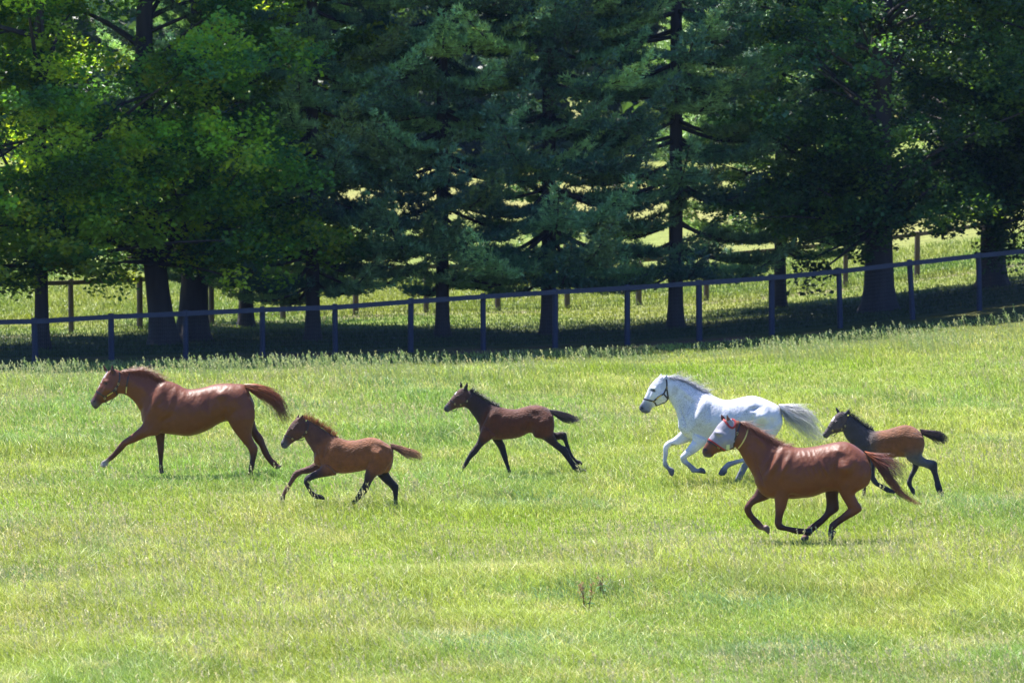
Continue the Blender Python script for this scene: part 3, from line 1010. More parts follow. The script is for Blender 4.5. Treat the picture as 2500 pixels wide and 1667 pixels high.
        lat = np.clip(np.abs(no_[:, 1]) * 1.6 - .15, 0, 1)
        disp = np.zeros(nv)
        for (cx, cy, rx, ry, ang, amp) in bumps:
            a = math.radians(ang); dx, dy = zx - cx, zy - cy
            u = dx * math.cos(a) + dy * math.sin(a); v = -dx * math.sin(a) + dy * math.cos(a)
            disp += 2.1 * amp * np.exp(-((u / rx) ** 2 + (v / ry) ** 2)) * lat
        # irregular muscle and hide relief
        sd_ = int(s.Y * 7) % 97
        disp += (0.0085 if not s.foal else .0050) * (fbm(zx / 75.0 + zy / 160.0, zy / 110.0, sd_, 3) - .5) * 2 * lat
        disp += (0.0030 if not s.foal else .0022) * (fbm(zx / 26.0, zy / 40.0, sd_ + 5, 3) - .5) * 2 * lat
        co2 = co + no_ * disp[:, None]
        body.vertices.foreach_set('co', co2.astype(np.float32).ravel())
        # colours from the nearest traced ring
        SP = np.vstack(s.SP); SC_ = np.vstack(s.SCc)
        kd = KDTree(len(SP))
        for i_, q in enumerate(SP): kd.insert(q, i_)
        kd.balance()
        cols = np.empty((nv, 3))
        for i_ in range(nv):
            acc = np.zeros(3); wt = 0
            for (_, ix, d) in kd.find_n(co[i_], 6):
                w_ = 1 / (d * d + 2e-5); acc += SC_[ix] * w_; wt += w_
            cols[i_] = acc / wt
        for it in range(50):
            acc = np.stack([np.bincount(ed[:, 0], cols[ed[:, 1], k], nv) + np.bincount(ed[:, 1], cols[ed[:, 0], k], nv) for k in range(3)], -1) / deg
            cols += (acc - cols) * (.6 * (cm if it > 7 else np.maximum(cm, .5)))[:, None]
        jx = zx + 14 * (fbm(zx / 22., zy / 22., 3, 3) - .5) * 2; jy = zy + 14 * (fbm(zx / 22., zy / 22., 9, 3) - .5) * 2
        for (cx, cy, rx, ry, ang, c, st) in paint:
            a = math.radians(ang); dx, dy = jx - cx, jy - cy
            u = dx * math.cos(a) + dy * math.sin(a); v = -dx * math.sin(a) + dy * math.cos(a)
            f = st * (1 - sstep(.6, 1.25, np.sqrt((u / rx) ** 2 + (v / ry) ** 2)))
            cols = cols + (np.array(c) - cols) * f[:, None]
        at = body.attributes.new('col', 'FLOAT_COLOR', 'POINT')
        c4 = np.ones((nv, 4), dtype=np.float32); c4[:, :3] = cols; at.data.foreach_set('color', c4.ravel())
        body.materials.clear(); body.materials.append(mat)
        body.polygons.foreach_set('use_smooth', np.ones(len(body.polygons), dtype=bool))
        body.name = 'body'; body.update()
        s.e = empty(name, tuple(s.root))
        tag(s.e, label, 'horse' if not s.foal else 'foal', 'horses galloping across the paddock')
        s.body = obj('body', body, s.e)
        s.bvh = BVHTree.FromPolygons([Vector(v) for v in co2], [tuple(pl.vertices) for pl in body.polygons])
        s.co = co2; s.zx = zx; s.zy = zy; s.no = no_
        return s

    # points on the hide seen from the side (sd=-1 near the camera)
    def surf(s, x, y, sd, off=.004):
        q = s.P(x, y, 0)
        r = s.bvh.ray_cast(Vector((q[0], sd * 1.2, q[2])), Vector((0, -sd, 0)))
        if r[0] is None:
            r = s.bvh.find_nearest(Vector((q[0], sd * .02, q[2])))
        nn = r[1].copy()
        if nn.y * sd < 0 and abs(nn.y) > .3: nn = -nn
        return np.array(r[0]) + np.array(nn) * off, np.array(nn)

    def strap(s, b, pts, width, both=True, off=.004, step=14):
        for sd in ((-1, 1) if both else (-1,)):
            pp = np.array(pts, dtype=float)
            seg = np.linalg.norm(np.diff(pp, axis=0), axis=1); cum = np.concatenate([[0], np.cumsum(seg)])
            m = max(3, int(cum[-1] / step))
            tt = np.linspace(0, cum[-1], m)
            xs_ = np.interp(tt, cum, pp[:, 0]); ys_ = np.interp(tt, cum, pp[:, 1])
            res = [s.surf(x, y, sd, off) for x, y in zip(xs_, ys_)]
            C = np.array([r[0] for r in res]); N = np.array([r[1] for r in res])
            if len(C) > 3:
                C[1:-1] = (C[:-2] + 2 * C[1:-1] + C[2:]) / 4
            T = np.gradient(C, axis=0); T /= np.linalg.norm(T, axis=1)[:, None] + 1e-9
            Wd = np.cross(N, T); Wd /= np.linalg.norm(Wd, axis=1)[:, None] + 1e-9
            o_ = .0045
            V = np.stack([C - Wd * width / 2 - N * .004, C + Wd * width / 2 - N * .004, C + Wd * width / 2 + N * o_, C - Wd * width / 2 + N * o_], 1).reshape(-1, 3)
            i = np.arange(m - 1)[:, None] * 4; j = np.arange(4)[None, :]; j2 = (j + 1) % 4
            Qs = np.stack([i + j, i + j2, i + 4 + j2, i + 4 + j], -1).reshape(-1, 4)
            e0 = np.array([[3, 2, 1, 0]]); e1 = (m - 1) * 4 + np.array([[0, 1, 2, 3]])
            b.add(V, np.vstack([Qs, e0, e1]))

    def free(s, b, pts, r=.006):
        pp = np.array([s.P(x, y, 0) for x, y in pts])
        t = np.linspace(0, len(pp) - 1, (len(pp) - 1) * 4 + 1)
        c = np.stack([np.interp(t, np.arange(len(pp)), pp[:, k]) for k in range(3)], -1)
        for _ in range(2): c[1:-1] = (c[:-2] + 2 * c[1:-1] + c[2:]) / 4
        b.tube(c, r, 6)

    def halter(s, straps, rings, mat, width=.022, plates=(), frees=(), rr=.017, pmat=None, name='halter'):
        b = MB()
        for st in straps: s.strap(b, st, width)
        for fr in frees: s.free(b, fr)
        h = obj(name, b.mesh(name, mat, False), s.e)
        for (x, y) in rings:
            for sd in (-1, 1):
                c, nn = s.surf(x, y, sd, .010)
                u = np.cross(nn, [0, 0, 1.0]); u /= np.linalg.norm(u); v = np.cross(nn, u)
                a = np.linspace(0, math.tau, 15)
                P_ = c + rr * .8 * np.cos(a)[:, None] * u + rr * 1.15 * np.sin(a)[:, None] * v
                bb = MB(); bb.tube(P_, .0032, 6, False)
                obj('ring', bb.mesh('ring', m_brass, True), h)
        for pl, wd in plates:
            bb = MB(); s.strap(bb, pl, wd, False, off=.010, step=8)
            obj('name_plate', bb.mesh('name_plate', pmat or m_brass), h)
        return h

    def eye(s, x, y, r=.021):
        for sd in (-1, 1):
            c, nn = s.surf(x, y, sd, -.006)
            b = MB()
            a = np.linspace(0, math.pi, 8); bb = np.arange(12) * math.tau / 12
            V = []
            for q in a:
                for g in bb:
                    V.append(c + np.array([math.sin(q) * math.cos(g) * r, math.cos(q) * r * .62 * sd * 1.0, math.sin(q) * math.sin(g) * r * .75]))
            i = np.arange(7)[:, None] * 12; j = np.arange(12)[None, :]; j2 = (j + 1) % 12
            b.add(V, np.stack([i + j, i + j2, i + 12 + j2, i + 12 + j], -1).reshape(-1, 4))
            obj('eye', b.mesh('eye', m_eye, True), s.e)

    def strands(s, name, paths, rad, cols):
        """paths (n,K,3), three sided tapering hairs"""
        P_ = np.asarray(paths); n_, K, _ = P_.shape
        T = np.gradient(P_, axis=1); T /= np.linalg.norm(T, axis=2)[..., None] + 1e-9
        ref = np.array([.2, 1.0, .1]); U = np.cross(T, ref); U /= np.linalg.norm(U, axis=2)[..., None] + 1e-9
        W_ = np.cross(T, U)
        tap = 1 - .85 * np.linspace(0, 1, K) ** 2
        r = rad[:, None] * tap[None, :]
        V = np.empty((n_, K, 3, 3))
        for q in range(3):
            a = q * math.tau / 3
            V[:, :, q] = P_ + r[..., None] * (math.cos(a) * U + math.sin(a) * W_)
        base = (np.arange(n_)[:, None, None] * K * 3)
        k_ = np.arange(K - 1)[None, :, None] * 3; q = np.arange(3)[None, None, :]; q2 = (q + 1) % 3
        Q_ = np.stack([base + k_ + q, base + k_ + q2, base + k_ + 3 + q2, base + k_ + 3 + q], -1).reshape(-1, 4)
        C_ = np.repeat(np.repeat(cols[:, None, :], K, 1)[:, :, None, :], 3, 2).reshape(-1, 3) if cols.ndim == 2 else np.repeat(cols[:, :, None, :], 3, 2).reshape(-1, 3)
        return mesh_np(name, V.reshape(-1, 3), Q_, m_hair, C_, True)

    def tail(s, bundles, R=None):
        R = R or np.random.default_rng(3)
        allp, allr, allc = [], [], []
        for up, lo, n_, c0, c1, lat, frizz, lmin in bundles:
            K = 12
            def rs(pl):
                pl = np.array(pl, float); m = len(pl)
                seg = np.linalg.norm(np.diff(pl, axis=0), axis=1); cum = np.concatenate([[0], np.cumsum(seg)]) / seg.sum()
                t = np.linspace(0, 1, K); r_ = np.stack([np.interp(t, cum, pl[:, 0]), np.interp(t, cum, pl[:, 1])], -1)
                r_[1:-1] = (r_[:-2] + 2 * r_[1:-1] + r_[2:]) / 4
                return r_
            U_, L_ = rs(up), rs(lo)
            for q in range(n_):
                f = np.clip(R.normal(.42, .27), 0, 1)
                f2 = np.clip(f + R.normal(0, .16), -.04, 1.06)
                ff = np.linspace(f, f2, K)[:, None]
                pt = U_ * (1 - ff) + L_ * ff
                ln = R.uniform(lmin, 1.0) ** .8
                t = np.linspace(0, ln, K) * (K - 1)
                pt = np.stack([np.interp(t, np.arange(K), pt[:, 0]), np.interp(t, np.arange(K), pt[:, 1])], -1)
                l0 = R.normal(0, 1)
                w3 = np.array([s.P(a, b_, 0) for a, b_ in pt])
                g_ = np.linspace(0, 1, K)
                w3[:, 1] += l0 * (lat[0] + (lat[1] - lat[0]) * g_)
                ph = R.uniform(0, 6)
                amp = frizz * g_ ** 1.5
                w3[:, 0] += amp * np.sin(g_ * 4 + ph) * R.normal(0, 1); w3[:, 2] += amp * np.sin(g_ * 3 + ph * 2) * R.normal(0, 1) - frizz * .6 * g_ ** 2 * (f > .75) * R.random()
                allp.append(w3); allr.append(R.uniform(.0016, .0036))
                cc = np.array(c0) + (np.array(c1) - np.array(c0)) * np.clip(g_ * 1.2 - .1 + R.normal(0, .15), 0, 1)[:, None]
                allc.append(cc * R.uniform(.6, 1.45))
        obj('tail', s.strands('tail', allp, np.array(allr), np.array(allc)), s.e)

    def mane(s, crest, n_, flow, L, drape, col, frizz=.02, wroot=.018, rise=.3, rad=(.0014, .003), seed=4, both=False, forelock=None):
        """crest polyline; flow (dx,dz) unit-ish in world; drape = how far the hair falls on the near side"""
        R = np.random.default_rng(seed)
        cr = np.array(crest, float); seg = np.linalg.norm(np.diff(cr, axis=0), axis=1); cum = np.concatenate([[0], np.cumsum(seg)]) / seg.sum()
        paths, rads, cc = [], [], []
        K = 8
        def one(x, y, fl, ln, dr, k_):
            root = s.P(x, y, R.normal(0, wroot)); root[2] -= .012
            t = np.linspace(0, 1, K)
            clump = math.sin(k_ * 37.0) * .5 + math.sin(k_ * 91.0) * .5
            ln = ln * (1 + .35 * clump) * R.uniform(.6, 1.15)
            fx = fl[0] + R.normal(0, .18) + .15 * clump; fz = fl[1] + R.normal(0, .18)
            p_ = np.empty((K, 3))
            p_[:, 0] = root[0] + ln * (fx * t) + frizz * R.normal(0, 1) * t ** 2
            p_[:, 1] = root[1] - dr * np.sqrt(t) * R.uniform(.6, 1.15)
            p_[:, 2] = root[2] + ln * (fz * t + rise * (t - t * t) * 1.2) - dr * 1.6 * t * t + frizz * R.normal(0, 1) * t ** 2
            paths.append(p_); rads.append(R.uniform(*rad)); cc.append(np.array(col) * R.uniform(.55, 1.5))
        for q in range(n_):
            u = R.random()
            x, y = np.interp(u, cum, cr[:, 0]), np.interp(u, cum, cr[:, 1])
            end = min(1, (1 - u) * 5 + .25)
            dr = drape * (1 if R.random() < .7 else .1)
            one(x, y, flow, L * end, dr, u)
        if forelock:
            (fx_, fy_), fn, fl, fL, fd = forelock
            for q in range(fn):
                one(fx_ + R.normal(0, 9), fy_ + R.normal(0, 5), fl, fL, fd, R.random())
        obj('mane', s.strands('mane', paths, np.array(rads), np.array(cc)), s.e)

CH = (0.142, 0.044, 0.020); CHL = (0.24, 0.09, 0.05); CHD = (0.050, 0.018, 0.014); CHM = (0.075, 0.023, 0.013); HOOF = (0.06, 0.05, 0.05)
MUZ = (0.10, 0.07, 0.07)
# ---- the leading chestnut mare -------------------------------------------------
h = Horse((200, 870), .22959, 1168, False)
h.loft([(1790, 400, 1830, 600, .09), (1735, 305, 1800, 690, .19), (1640, 290, 1730, 715, .25), (1500, 286, 1620, 700, .27), (1400, 298, 1505, 695, .27),
        (1260, 335, 1330, 790, .30), (1120, 345, 1150, 845, .31), (1010, 290, 1000, 835, .28), (930, 262, 880, 820, .24), (850, 262, 760, 800, .22),
        (760, 330, 680, 740, .19), (680, 430, 640, 690, .13)], 0, CH, 2.15)
h.loft([(930, 262, 760, 740, .17), (820, 245, 625, 590, .14), (720, 195, 570, 500, .11), (600, 155, 500, 430, .092), (480, 160, 440, 400, .08), (395, 160, 395, 395, .072)], 0, CH)
h.loft([(400, 150, 440, 330, .06), (340, 135, 395, 360, .072), (275, 165, 390, 400, .088), (232, 215, 365, 430, .098), (203, 275, 310, 462, .082), (163, 350, 262, 484, .060),
        (130, 415, 215, 502, .050, CHM), (100, 460, 190, 530, .048, MUZ), (92, 485, 152, 560, .040, MUZ), (103, 515, 128, 548, .02, MUZ)], 0, CH)
h.ear((330, 80), (312, 172), (355, 180), -.045, CHM); h.ear((226, 88), (245, 165), (275, 155), .045, CHM)
f, r_ = .12, .13
h.loft([(660, 540, 900, 690, .09), (655, 700, 830, 820, .085), (565, 797, 715, 845, .065), (475, 862, 575, 905, .048), (425, 900, 492, 937, .043), (385, 947, 440, 990, .031, CHM), (328, 1022, 375, 1052, .027),
        (285, 1060, 330, 1092, .032), (252, 1090, 292, 1120, .027, (.22, .17, .14)), (216, 1110, 280, 1142, .033, (.26, .23, .21)), (192, 1162, 278, 1168, .045)], -f, CH, lat2=-.10)
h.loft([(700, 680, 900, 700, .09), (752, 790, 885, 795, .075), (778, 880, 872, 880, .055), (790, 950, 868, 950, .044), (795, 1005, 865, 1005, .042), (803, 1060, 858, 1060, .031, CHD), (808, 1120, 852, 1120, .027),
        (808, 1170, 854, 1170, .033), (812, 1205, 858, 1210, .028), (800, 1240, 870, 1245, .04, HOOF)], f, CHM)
h.loft([(1560, 400, 1800, 440, .05), (1510, 520, 1842, 540, .11), (1545, 650, 1845, 650, .13), (1585, 735, 1822, 735, .105), (1650, 825, 1812, 830, .078), (1712, 905, 1842, 905, .052), (1768, 975, 1875, 960, .046), (1793, 1050, 1866, 1030, .035, CHM),
        (1786, 1120, 1848, 1110, .031, CHD), (1775, 1185, 1832, 1185, .035), (1772, 1228, 1825, 1232, .03), (1758, 1265, 1830, 1268, .042, HOOF)], -r_, CH)
h.loft([(1700, 650, 1835, 690, .09), (1775, 800, 1855, 775, .07), (1828, 900, 1915, 855, .047), (1878, 962, 1938, 918, .044), (1912, 1042, 1968, 992, .031, CHM), (1958, 1112, 2010, 1072, .028),
        (2002, 1162, 2058, 1122, .033), (2032, 1188, 2082, 1150, .028), (2062, 1208, 2118, 1168, .04, HOOF)], r_, CHM)
h.calm = [(1280, 500, 640, 300), (820, 480, 260, 320)]
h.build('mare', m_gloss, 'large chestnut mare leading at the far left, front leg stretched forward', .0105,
        bumps=[(800, 440, 60, 170, 28, .022), (900, 560, 110, 110, 0, .018), (730, 500, 28, 130, 28, -.014), (1000, 520, 35, 170, 15, -.012), (1490, 400, 60, 45, 20, .016), (1340, 470, 35, 130, -18, -.014),
               (1640, 420, 130, 120, 0, .014), (1500, 640, 40, 90, 14, -.007), (310, 360, 55, 50, 0, .010), (235, 370, 14, 60, 28, .006), (640, 330, 140, 50, 35, .010), (1700, 620, 70, 160, 0, .012), (930, 640, 30, 60, 60, -.012), (262, 262, 26, 16, 0, .008)],
        paint=[(240, 200, 14, 60, 35, (.55, .48, .46), .75), (200, 285, 8, 70, 25, (.5, .42, .40), .7), (133, 470, 18, 13, -30, (.012, .01, .01), 1), (150, 545, 30, 14, 0, (.05, .04, .045), .8), (262, 285, 30, 14, 10, (.07, .03, .02), .7)])
h.eye(268, 283)
h.halter([[(150, 366), (200, 392), (250, 432)], [(250, 432), (300, 395), (362, 345)], [(250, 432), (262, 478), (250, 500)], [(362, 345), (395, 295), (412, 225), (400, 165)], [(362, 350), (372, 395), (378, 410)]],
         [(250, 440), (364, 340), (397, 290)], m_leather, .024, [([(275, 415), (335, 375)], .016)], [[(252, 480), (270, 512), (295, 505), (330, 455), (345, 430)]])
b = MB(); h.strap(b, [(516, 165), (495, 240), (480, 330), (466, 400)], .024)
ns = obj('neck_strap', b.mesh('neck_strap', m_leather), h.e)
b = MB(); h.strap(b, [(484, 320), (476, 385)], .018, False, .011, 8); obj('name_plate', b.mesh('name_plate', m_gold), ns)
h.mane([(390, 165), (480, 150), (600, 140), (700, 175), (790, 225), (850, 260)], 900, (.85, -.05), .20, .07, (.19, .058, .025), .03, .02, .5, forelock=((330, 150), 60, (-.25, -.55), .13, .02))
h.tail([([(1730, 296), (1850, 292), (1950, 320), (2080, 400), (2140, 480), (2180, 600), (2232, 690)], [(1740, 335), (1800, 380), (1900, 440), (2010, 510), (2080, 590), (2110, 680), (2160, 775)], 560, (.32, .09, .032), (.14, .045, .025), (.03, .06), .05, .45)])

# ---- chestnut foal ---------------------------------------------------------------
FC = (0.19, 0.064, 0.021); FD = (0.085, 0.033, 0.022); FB = (0.020, 0.014, 0.018); FM = (.09, .08, .09)
h = Horse((660, 980), .19130, 1256, True)
h.loft([(1540, 570, 1575, 680, .05), (1480, 530, 1562, 790, .11), (1390, 480, 1510, 900, .145), (1300, 455, 1380, 900, .155), (1200, 465, 1260, 870, .15), (1100, 490, 1120, 895, .16), (980, 492, 980, 915, .16),
        (890, 465, 850, 915, .145), (820, 450, 740, 900, .125), (740, 465, 640, 840, .11), (620, 540, 555, 780, .08)], 0, FC, 2.1)
h.loft([(860, 455, 640, 790, .10, FC), (760, 405, 545, 650, .078, FD), (660, 335, 500, 570, .064), (560, 280, 450, 490, .056), (470, 230, 430, 440, .052)], 0, FD)
h.loft([(430, 200, 470, 380, .045), (340, 213, 447, 440, .062), (278, 268, 400, 470, .070), (226, 345, 330, 500, .056), (185, 425, 275, 535, .042), (150, 495, 227, 577, .037, FM), (130, 535, 205, 600, .034, FM), (138, 570, 168, 597, .02, FM)], 0, FD)
h.ear((424, 160), (343, 250), (404, 258), -.032, FD, .016); h.ear((363, 160), (328, 222), (364, 214), .03, FD, .016)
f, r_ = .075, .085
h.loft([(620, 720, 660, 850, .05), (530, 800, 570, 895, .05, FD), (432, 845, 482, 925, .044), (350, 872, 402, 932, .037), (300, 900, 348, 966, .036), (262, 960, 310, 1010, .027, (.13, .06, .045)), (224, 1040, 268, 1070, .023),
        (172, 1110, 230, 1142, .027), (148, 1172, 192, 1192, .021), (120, 1225, 183, 1245, .029, FB), (120, 1295, 166, 1288, .033)], f, FC)
h.loft([(700, 780, 850, 930, .075), (620, 850, 720, 952, .058, FD), (530, 900, 602, 972, .043, FB), (455, 945, 522, 1002, .038), (427, 1002, 497, 1030, .036), (440, 1062, 506, 1050, .027), (475, 1117, 524, 1095, .022),
        (513, 1182, 562, 1148, .026), (562, 1228, 602, 1172, .023), (640, 1243, 652, 1180, .031), (695, 1247, 690, 1212, .03)], -f, FC)
h.loft([(1330, 520, 1540, 580, .03), (1265, 680, 1568, 720, .08), (1228, 840, 1450, 900, .08), (1205, 930, 1348, 950, .056, FD), (1190, 1032, 1282, 1050, .041, FB), (1135, 1120, 1250, 1130, .038), (1098, 1190, 1182, 1205, .028), (1038, 1268, 1092, 1292, .022),
        (973, 1325, 1022, 1362, .026), (928, 1360, 970, 1402, .024, (.15, .09, .08)), (888, 1390, 932, 1430, .027), (838, 1428, 905, 1443, .032)], -r_, FC)
h.loft([(1340, 830, 1555, 780, .075, FD), (1355, 935, 1508, 890, .06, FB), (1440, 1030, 1552, 982, .043), (1528, 1110, 1630, 1068, .036), (1564, 1190, 1630, 1160, .027), (1569, 1280, 1622, 1270, .022), (1571, 1350, 1630, 1340, .027),
        (1572, 1400, 1622, 1400, .026), (1558, 1445, 1632, 1445, .032)], r_, FC)
h.calm = [(1150, 650, 500, 260), (700, 560, 220, 280)]
h.build('foal', m_fluff, 'light chestnut foal with short tail cantering behind the leading mare', .0072,
        bumps=[(800, 600, 60, 120, 20, .014), (690, 620, 22, 110, 15, -.010), (1370, 650, 62, 62, 0, .018), (1262, 700, 30, 100, 12, -.004), (1400, 520, 60, 40, 20, .010), (860, 780, 90, 70, 0, .010), (400, 400, 45, 45, 0, .007), (290, 350, 18, 12, 0, .006), (620, 720, 14, 90, -10, -.008)],
        paint=[(152, 540, 17, 15, 0, (.01, .01, .01), 1), (300, 300, 35, 20, -40, (.16, .10, .09), .6), (1240, 920, 40, 60, 0, (.05, .03, .03), .7)])
h.eye(270, 350, .017)
h.halter([[(183, 432), (230, 442), (285, 472)], [(285, 472), (345, 492), (405, 440)], [(405, 440), (462, 385)], [(462, 385), (490, 320), (482, 250)], [(405, 440), (425, 470)]], [(285, 470), (412, 440), (462, 385)], m_leather, .013, [], [[(350, 492), (400, 497), (432, 480)]], .012)
h.mane([(400, 230), (480, 225), (560, 270), (660, 325), (760, 400), (860, 458)], 800, (.35, .85), .085, .0, (.26, .08, .03), .012, .016, .1)
h.tail([([(1530, 540), (1640, 560), (1760, 605), (1880, 640), (1945, 700), (1935, 745)], [(1545, 595), (1640, 640), (1700, 690), (1780, 720), (1870, 738), (1925, 748)], 330, (.12, .05, .035), (.36, .18, .10), (.018, .03), .015, .6)])

# ---- dark bay foal -------------------------------------------------------------
BB = (0.095, 0.026, 0.011); BD = (0.032, 0.015, 0.015); BK = (0.018, 0.014, 0.020)
h = Horse((1060, 910), .17219, 1162, True)
h.loft([(1655, 545, 1700, 660, .06), (1600, 495, 1700, 800, .125), (1500, 465, 1610, 880, .155), (1400, 457, 1470, 900, .165), (1300, 475, 1360, 850, .158), (1180, 510, 1220, 912, .165), (1060, 510, 1060, 940, .165), (960, 487, 900, 945, .15),
        (870, 465, 780, 930, .135), (780, 480, 690, 880, .115), (695, 570, 638, 830, .07)], 0, BB, 2.1)
h.loft([(920, 472, 700, 850, .105, BB), (800, 428, 622, 715, .082, BD), (700, 370, 550, 605, .066), (600, 303, 482, 515, .057), (500, 248, 430, 487, .054)], 0, BD)
h.loft([(470, 215, 500, 400, .045), (385, 220, 455, 475, .064), (318, 262, 388, 490, .070), (262, 333, 322, 502, .056), (206, 405, 255, 527, .042), (160, 455, 215, 547, .038, FM), (137, 500, 200, 557, .034, (.05, .04, .05)), (143, 535, 168, 550, .02)], 0, (.085, .035, .028))
h.ear((372, 120), (366, 208), (402, 190), .032, BD, .014); h.ear((473, 125), (417, 228), (470, 228), -.032, BD, .014)
f, r_ = .08, .09
h.loft([(690, 740, 880, 900, .08), (645, 862, 800, 945, .07), (610, 962, 702, 1020, .045, BD), (560, 1040, 662, 1065, .041), (508, 1110, 602, 1142, .037, BK), (474, 1170, 532, 1207, .027), (430, 1250, 480, 1290, .023), (398, 1320, 438, 1347, .026),
        (362, 1358, 412, 1390, .024), (325, 1395, 400, 1415, .03, (.12, .10, .09))], -f, BB)
h.loft([(800, 830, 960, 860, .07), (825, 950, 967, 950, .056, BD), (880, 1030, 1002, 1020, .043), (925, 1110, 1022, 1100, .038, BK), (950, 1180, 1037, 1170, .035), (980, 1250, 1047, 1230, .026), (1010, 1320, 1063, 1300, .022),
        (1030, 1380, 1082, 1370, .027), (1045, 1425, 1095, 1412, .03)], f, BB)
h.loft([(1450, 560, 1680, 600, .04), (1400, 740, 1704, 730, .10), (1410, 895, 1695, 850, .092), (1530, 935, 1722, 915, .062, BD), (1640, 1010, 1762, 975, .043), (1740, 1085, 1815, 1018, .037, BK), (1800, 1135, 1877, 1048, .036), (1860, 1210, 1922, 1150, .026), (1918, 1290, 1975, 1233, .022),
        (1968, 1365, 2040, 1300, .027), (2022, 1402, 2082, 1343, .025), (2080, 1418, 2112, 1348, .03, (.08, .06, .06)), (2158, 1417, 2152, 1368, .03)], -r_, BB)
h.loft([(1590, 860, 1640, 780, .08), (1730, 955, 1705, 848, .052, BD), (1790, 952, 1800, 840, .04), (1832, 972, 1870, 856, .037, BK), (1850, 1020, 1892, 958, .028), (1885, 1112, 1930, 1078, .022), (1940, 1202, 1967, 1163, .024), (1998, 1268, 2022, 1233, .025),
        (2028, 1302, 2072, 1248, .03), (2088, 1317, 2107, 1288, .028)], r_, BB)
h.calm = [(1200, 680, 560, 270), (780, 620, 230, 290)]
h.build('foal', m_fluff, 'dark bay foal alone in the middle, both hind legs thrown out behind', .0078,
        bumps=[(820, 620, 60, 120, 25, .014), (720, 640, 22, 120, 25, -.012), (1500, 680, 100, 90, 0, .014), (1370, 740, 30, 100, 12, -.004), (1430, 520, 60, 40, 20, .010), (860, 800, 90, 70, 0, .010), (420, 410, 45, 45, 0, .007), (330, 330, 18, 12, 0, .006)],
        paint=[(305, 285, 9, 26, 35, (.6, .55, .52), .9), (155, 485, 16, 14, 0, (.01, .01, .01), 1), (840, 500, 80, 40, 20, (.09, .04, .03), .6), (1600, 520, 60, 30, 20, (.06, .03, .025), .7)])
h.eye(335, 335, .018)
h.halter([[(215, 378), (255, 402), (295, 435)], [(295, 437), (340, 470), (376, 446)], [(376, 446), (420, 425), (467, 398)], [(467, 398), (520, 335), (545, 282)]], [(295, 437), (376, 446), (467, 398)], m_leather, .013, [], [[(250, 528), (275, 550), (310, 530), (335, 495)]], .012)
h.mane([(500, 238), (600, 295), (700, 365), (800, 425), (930, 478)], 620, (.55, .55), .085, .01, (.03, .022, .028), .02, .016, .15)
h.tail([([(1630, 522), (1740, 535), (1880, 575), (1980, 625), (2070, 645), (2088, 660)], [(1665, 580), (1740, 630), (1830, 690), (1920, 710), (2010, 715), (2070, 685)], 380, (.03, .022, .025), (.05, .035, .045), (.02, .03), .014, .6)])

# ---- flea-bitten grey mare ------------------------------------------------------
WH = (0.58, 0.58, 0.63); WG = (0.40, 0.41, 0.47); WD = (0.20, 0.21, 0.26); WK = (.07, .07, .09)
h = Horse((1540, 890), .21259, 1190, False)
h.loft([(1695, 470, 1745, 620, .08), (1640, 440, 1725, 730, .20), (1520, 387, 1640, 790, .26), (1400, 356, 1500, 840, .28), (1290, 370, 1350, 850, .28), (1160, 400, 1180, 880, .31), (1060, 402, 1040, 895, .31), (960, 362, 930, 890, .28),
        (860, 332, 820, 880, .25), (780, 350, 700, 860, .22), (680, 430, 600, 800, .17), (605, 500, 545, 730, .10)], 0, WH, 2.15)
h.loft([(940, 338, 650, 800, .18), (800, 292, 548, 650, .14), (710, 240, 525, 560, .11), (610, 190, 482, 470, .094), (520, 160, 437, 405, .082), (430, 148, 410, 380, .075)], 0, WH)
h.loft([(440, 130, 460, 320, .062), (350, 125, 430, 395, .085), (272, 180, 395, 432, .10), (208, 260, 322, 462, .084), (165, 358, 262, 488, .061), (130, 430, 236, 507, .050, WD), (98, 480, 217, 547, .048, WK), (96, 512, 172, 562, .040, WK), (115, 532, 142, 552, .02, WK)], 0, WH)
h.ear((420, 104), (338, 192), (388, 198), -.05, WG); h.ear((352, 100), (318, 150), (350, 142), .045, WG)
f, r_ = .12, .13
h.loft([(640, 690, 760, 880, .09), (560, 790, 682, 890, .075), (490, 850, 582, 925, .06), (410, 895, 482, 937, .049), (377, 950, 437, 975, .046), (376, 1040, 432, 1040, .034, WG), (373, 1110, 418, 1110, .030), (373, 1165, 432, 1155, .035, WD),
        (400, 1197, 455, 1180, .030), (430, 1228, 485, 1192, .033, WK), (448, 1268, 504, 1215, .043), (470, 1292, 502, 1262, .038)], f, WH)
h.loft([(700, 780, 880, 860, .09), (702, 860, 862, 905, .085), (650, 940, 772, 982, .062), (603, 995, 702, 1030, .052), (566, 1045, 647, 1060, .047), (580, 1112, 647, 1090, .037, WG), (630, 1152, 682, 1120, .031, WD), (678, 1202, 730, 1160, .032),
        (700, 1230, 757, 1185, .037), (750, 1234, 787, 1180, .032), (800, 1240, 792, 1170, .042, WK), (856, 1247, 836, 1180, .045)], -f, WH)
h.loft([(1450, 480, 1700, 540, .05), (1420, 640, 1742, 660, .12), (1445, 800, 1670, 800, .11), (1440, 900, 1580, 890, .07), (1430, 1000, 1540, 1000, .05), (1390, 1040, 1440, 1110, .042, WG), (1290, 1063, 1300, 1112, .033, WG), (1180, 1090, 1192, 1142, .031, WD), (1105, 1110, 1127, 1174, .037, WD),
        (1063, 1150, 1107, 1195, .036, WD), (1022, 1195, 1102, 1227, .045, WK), (1000, 1246, 1072, 1264, .045)], -r_, WH)
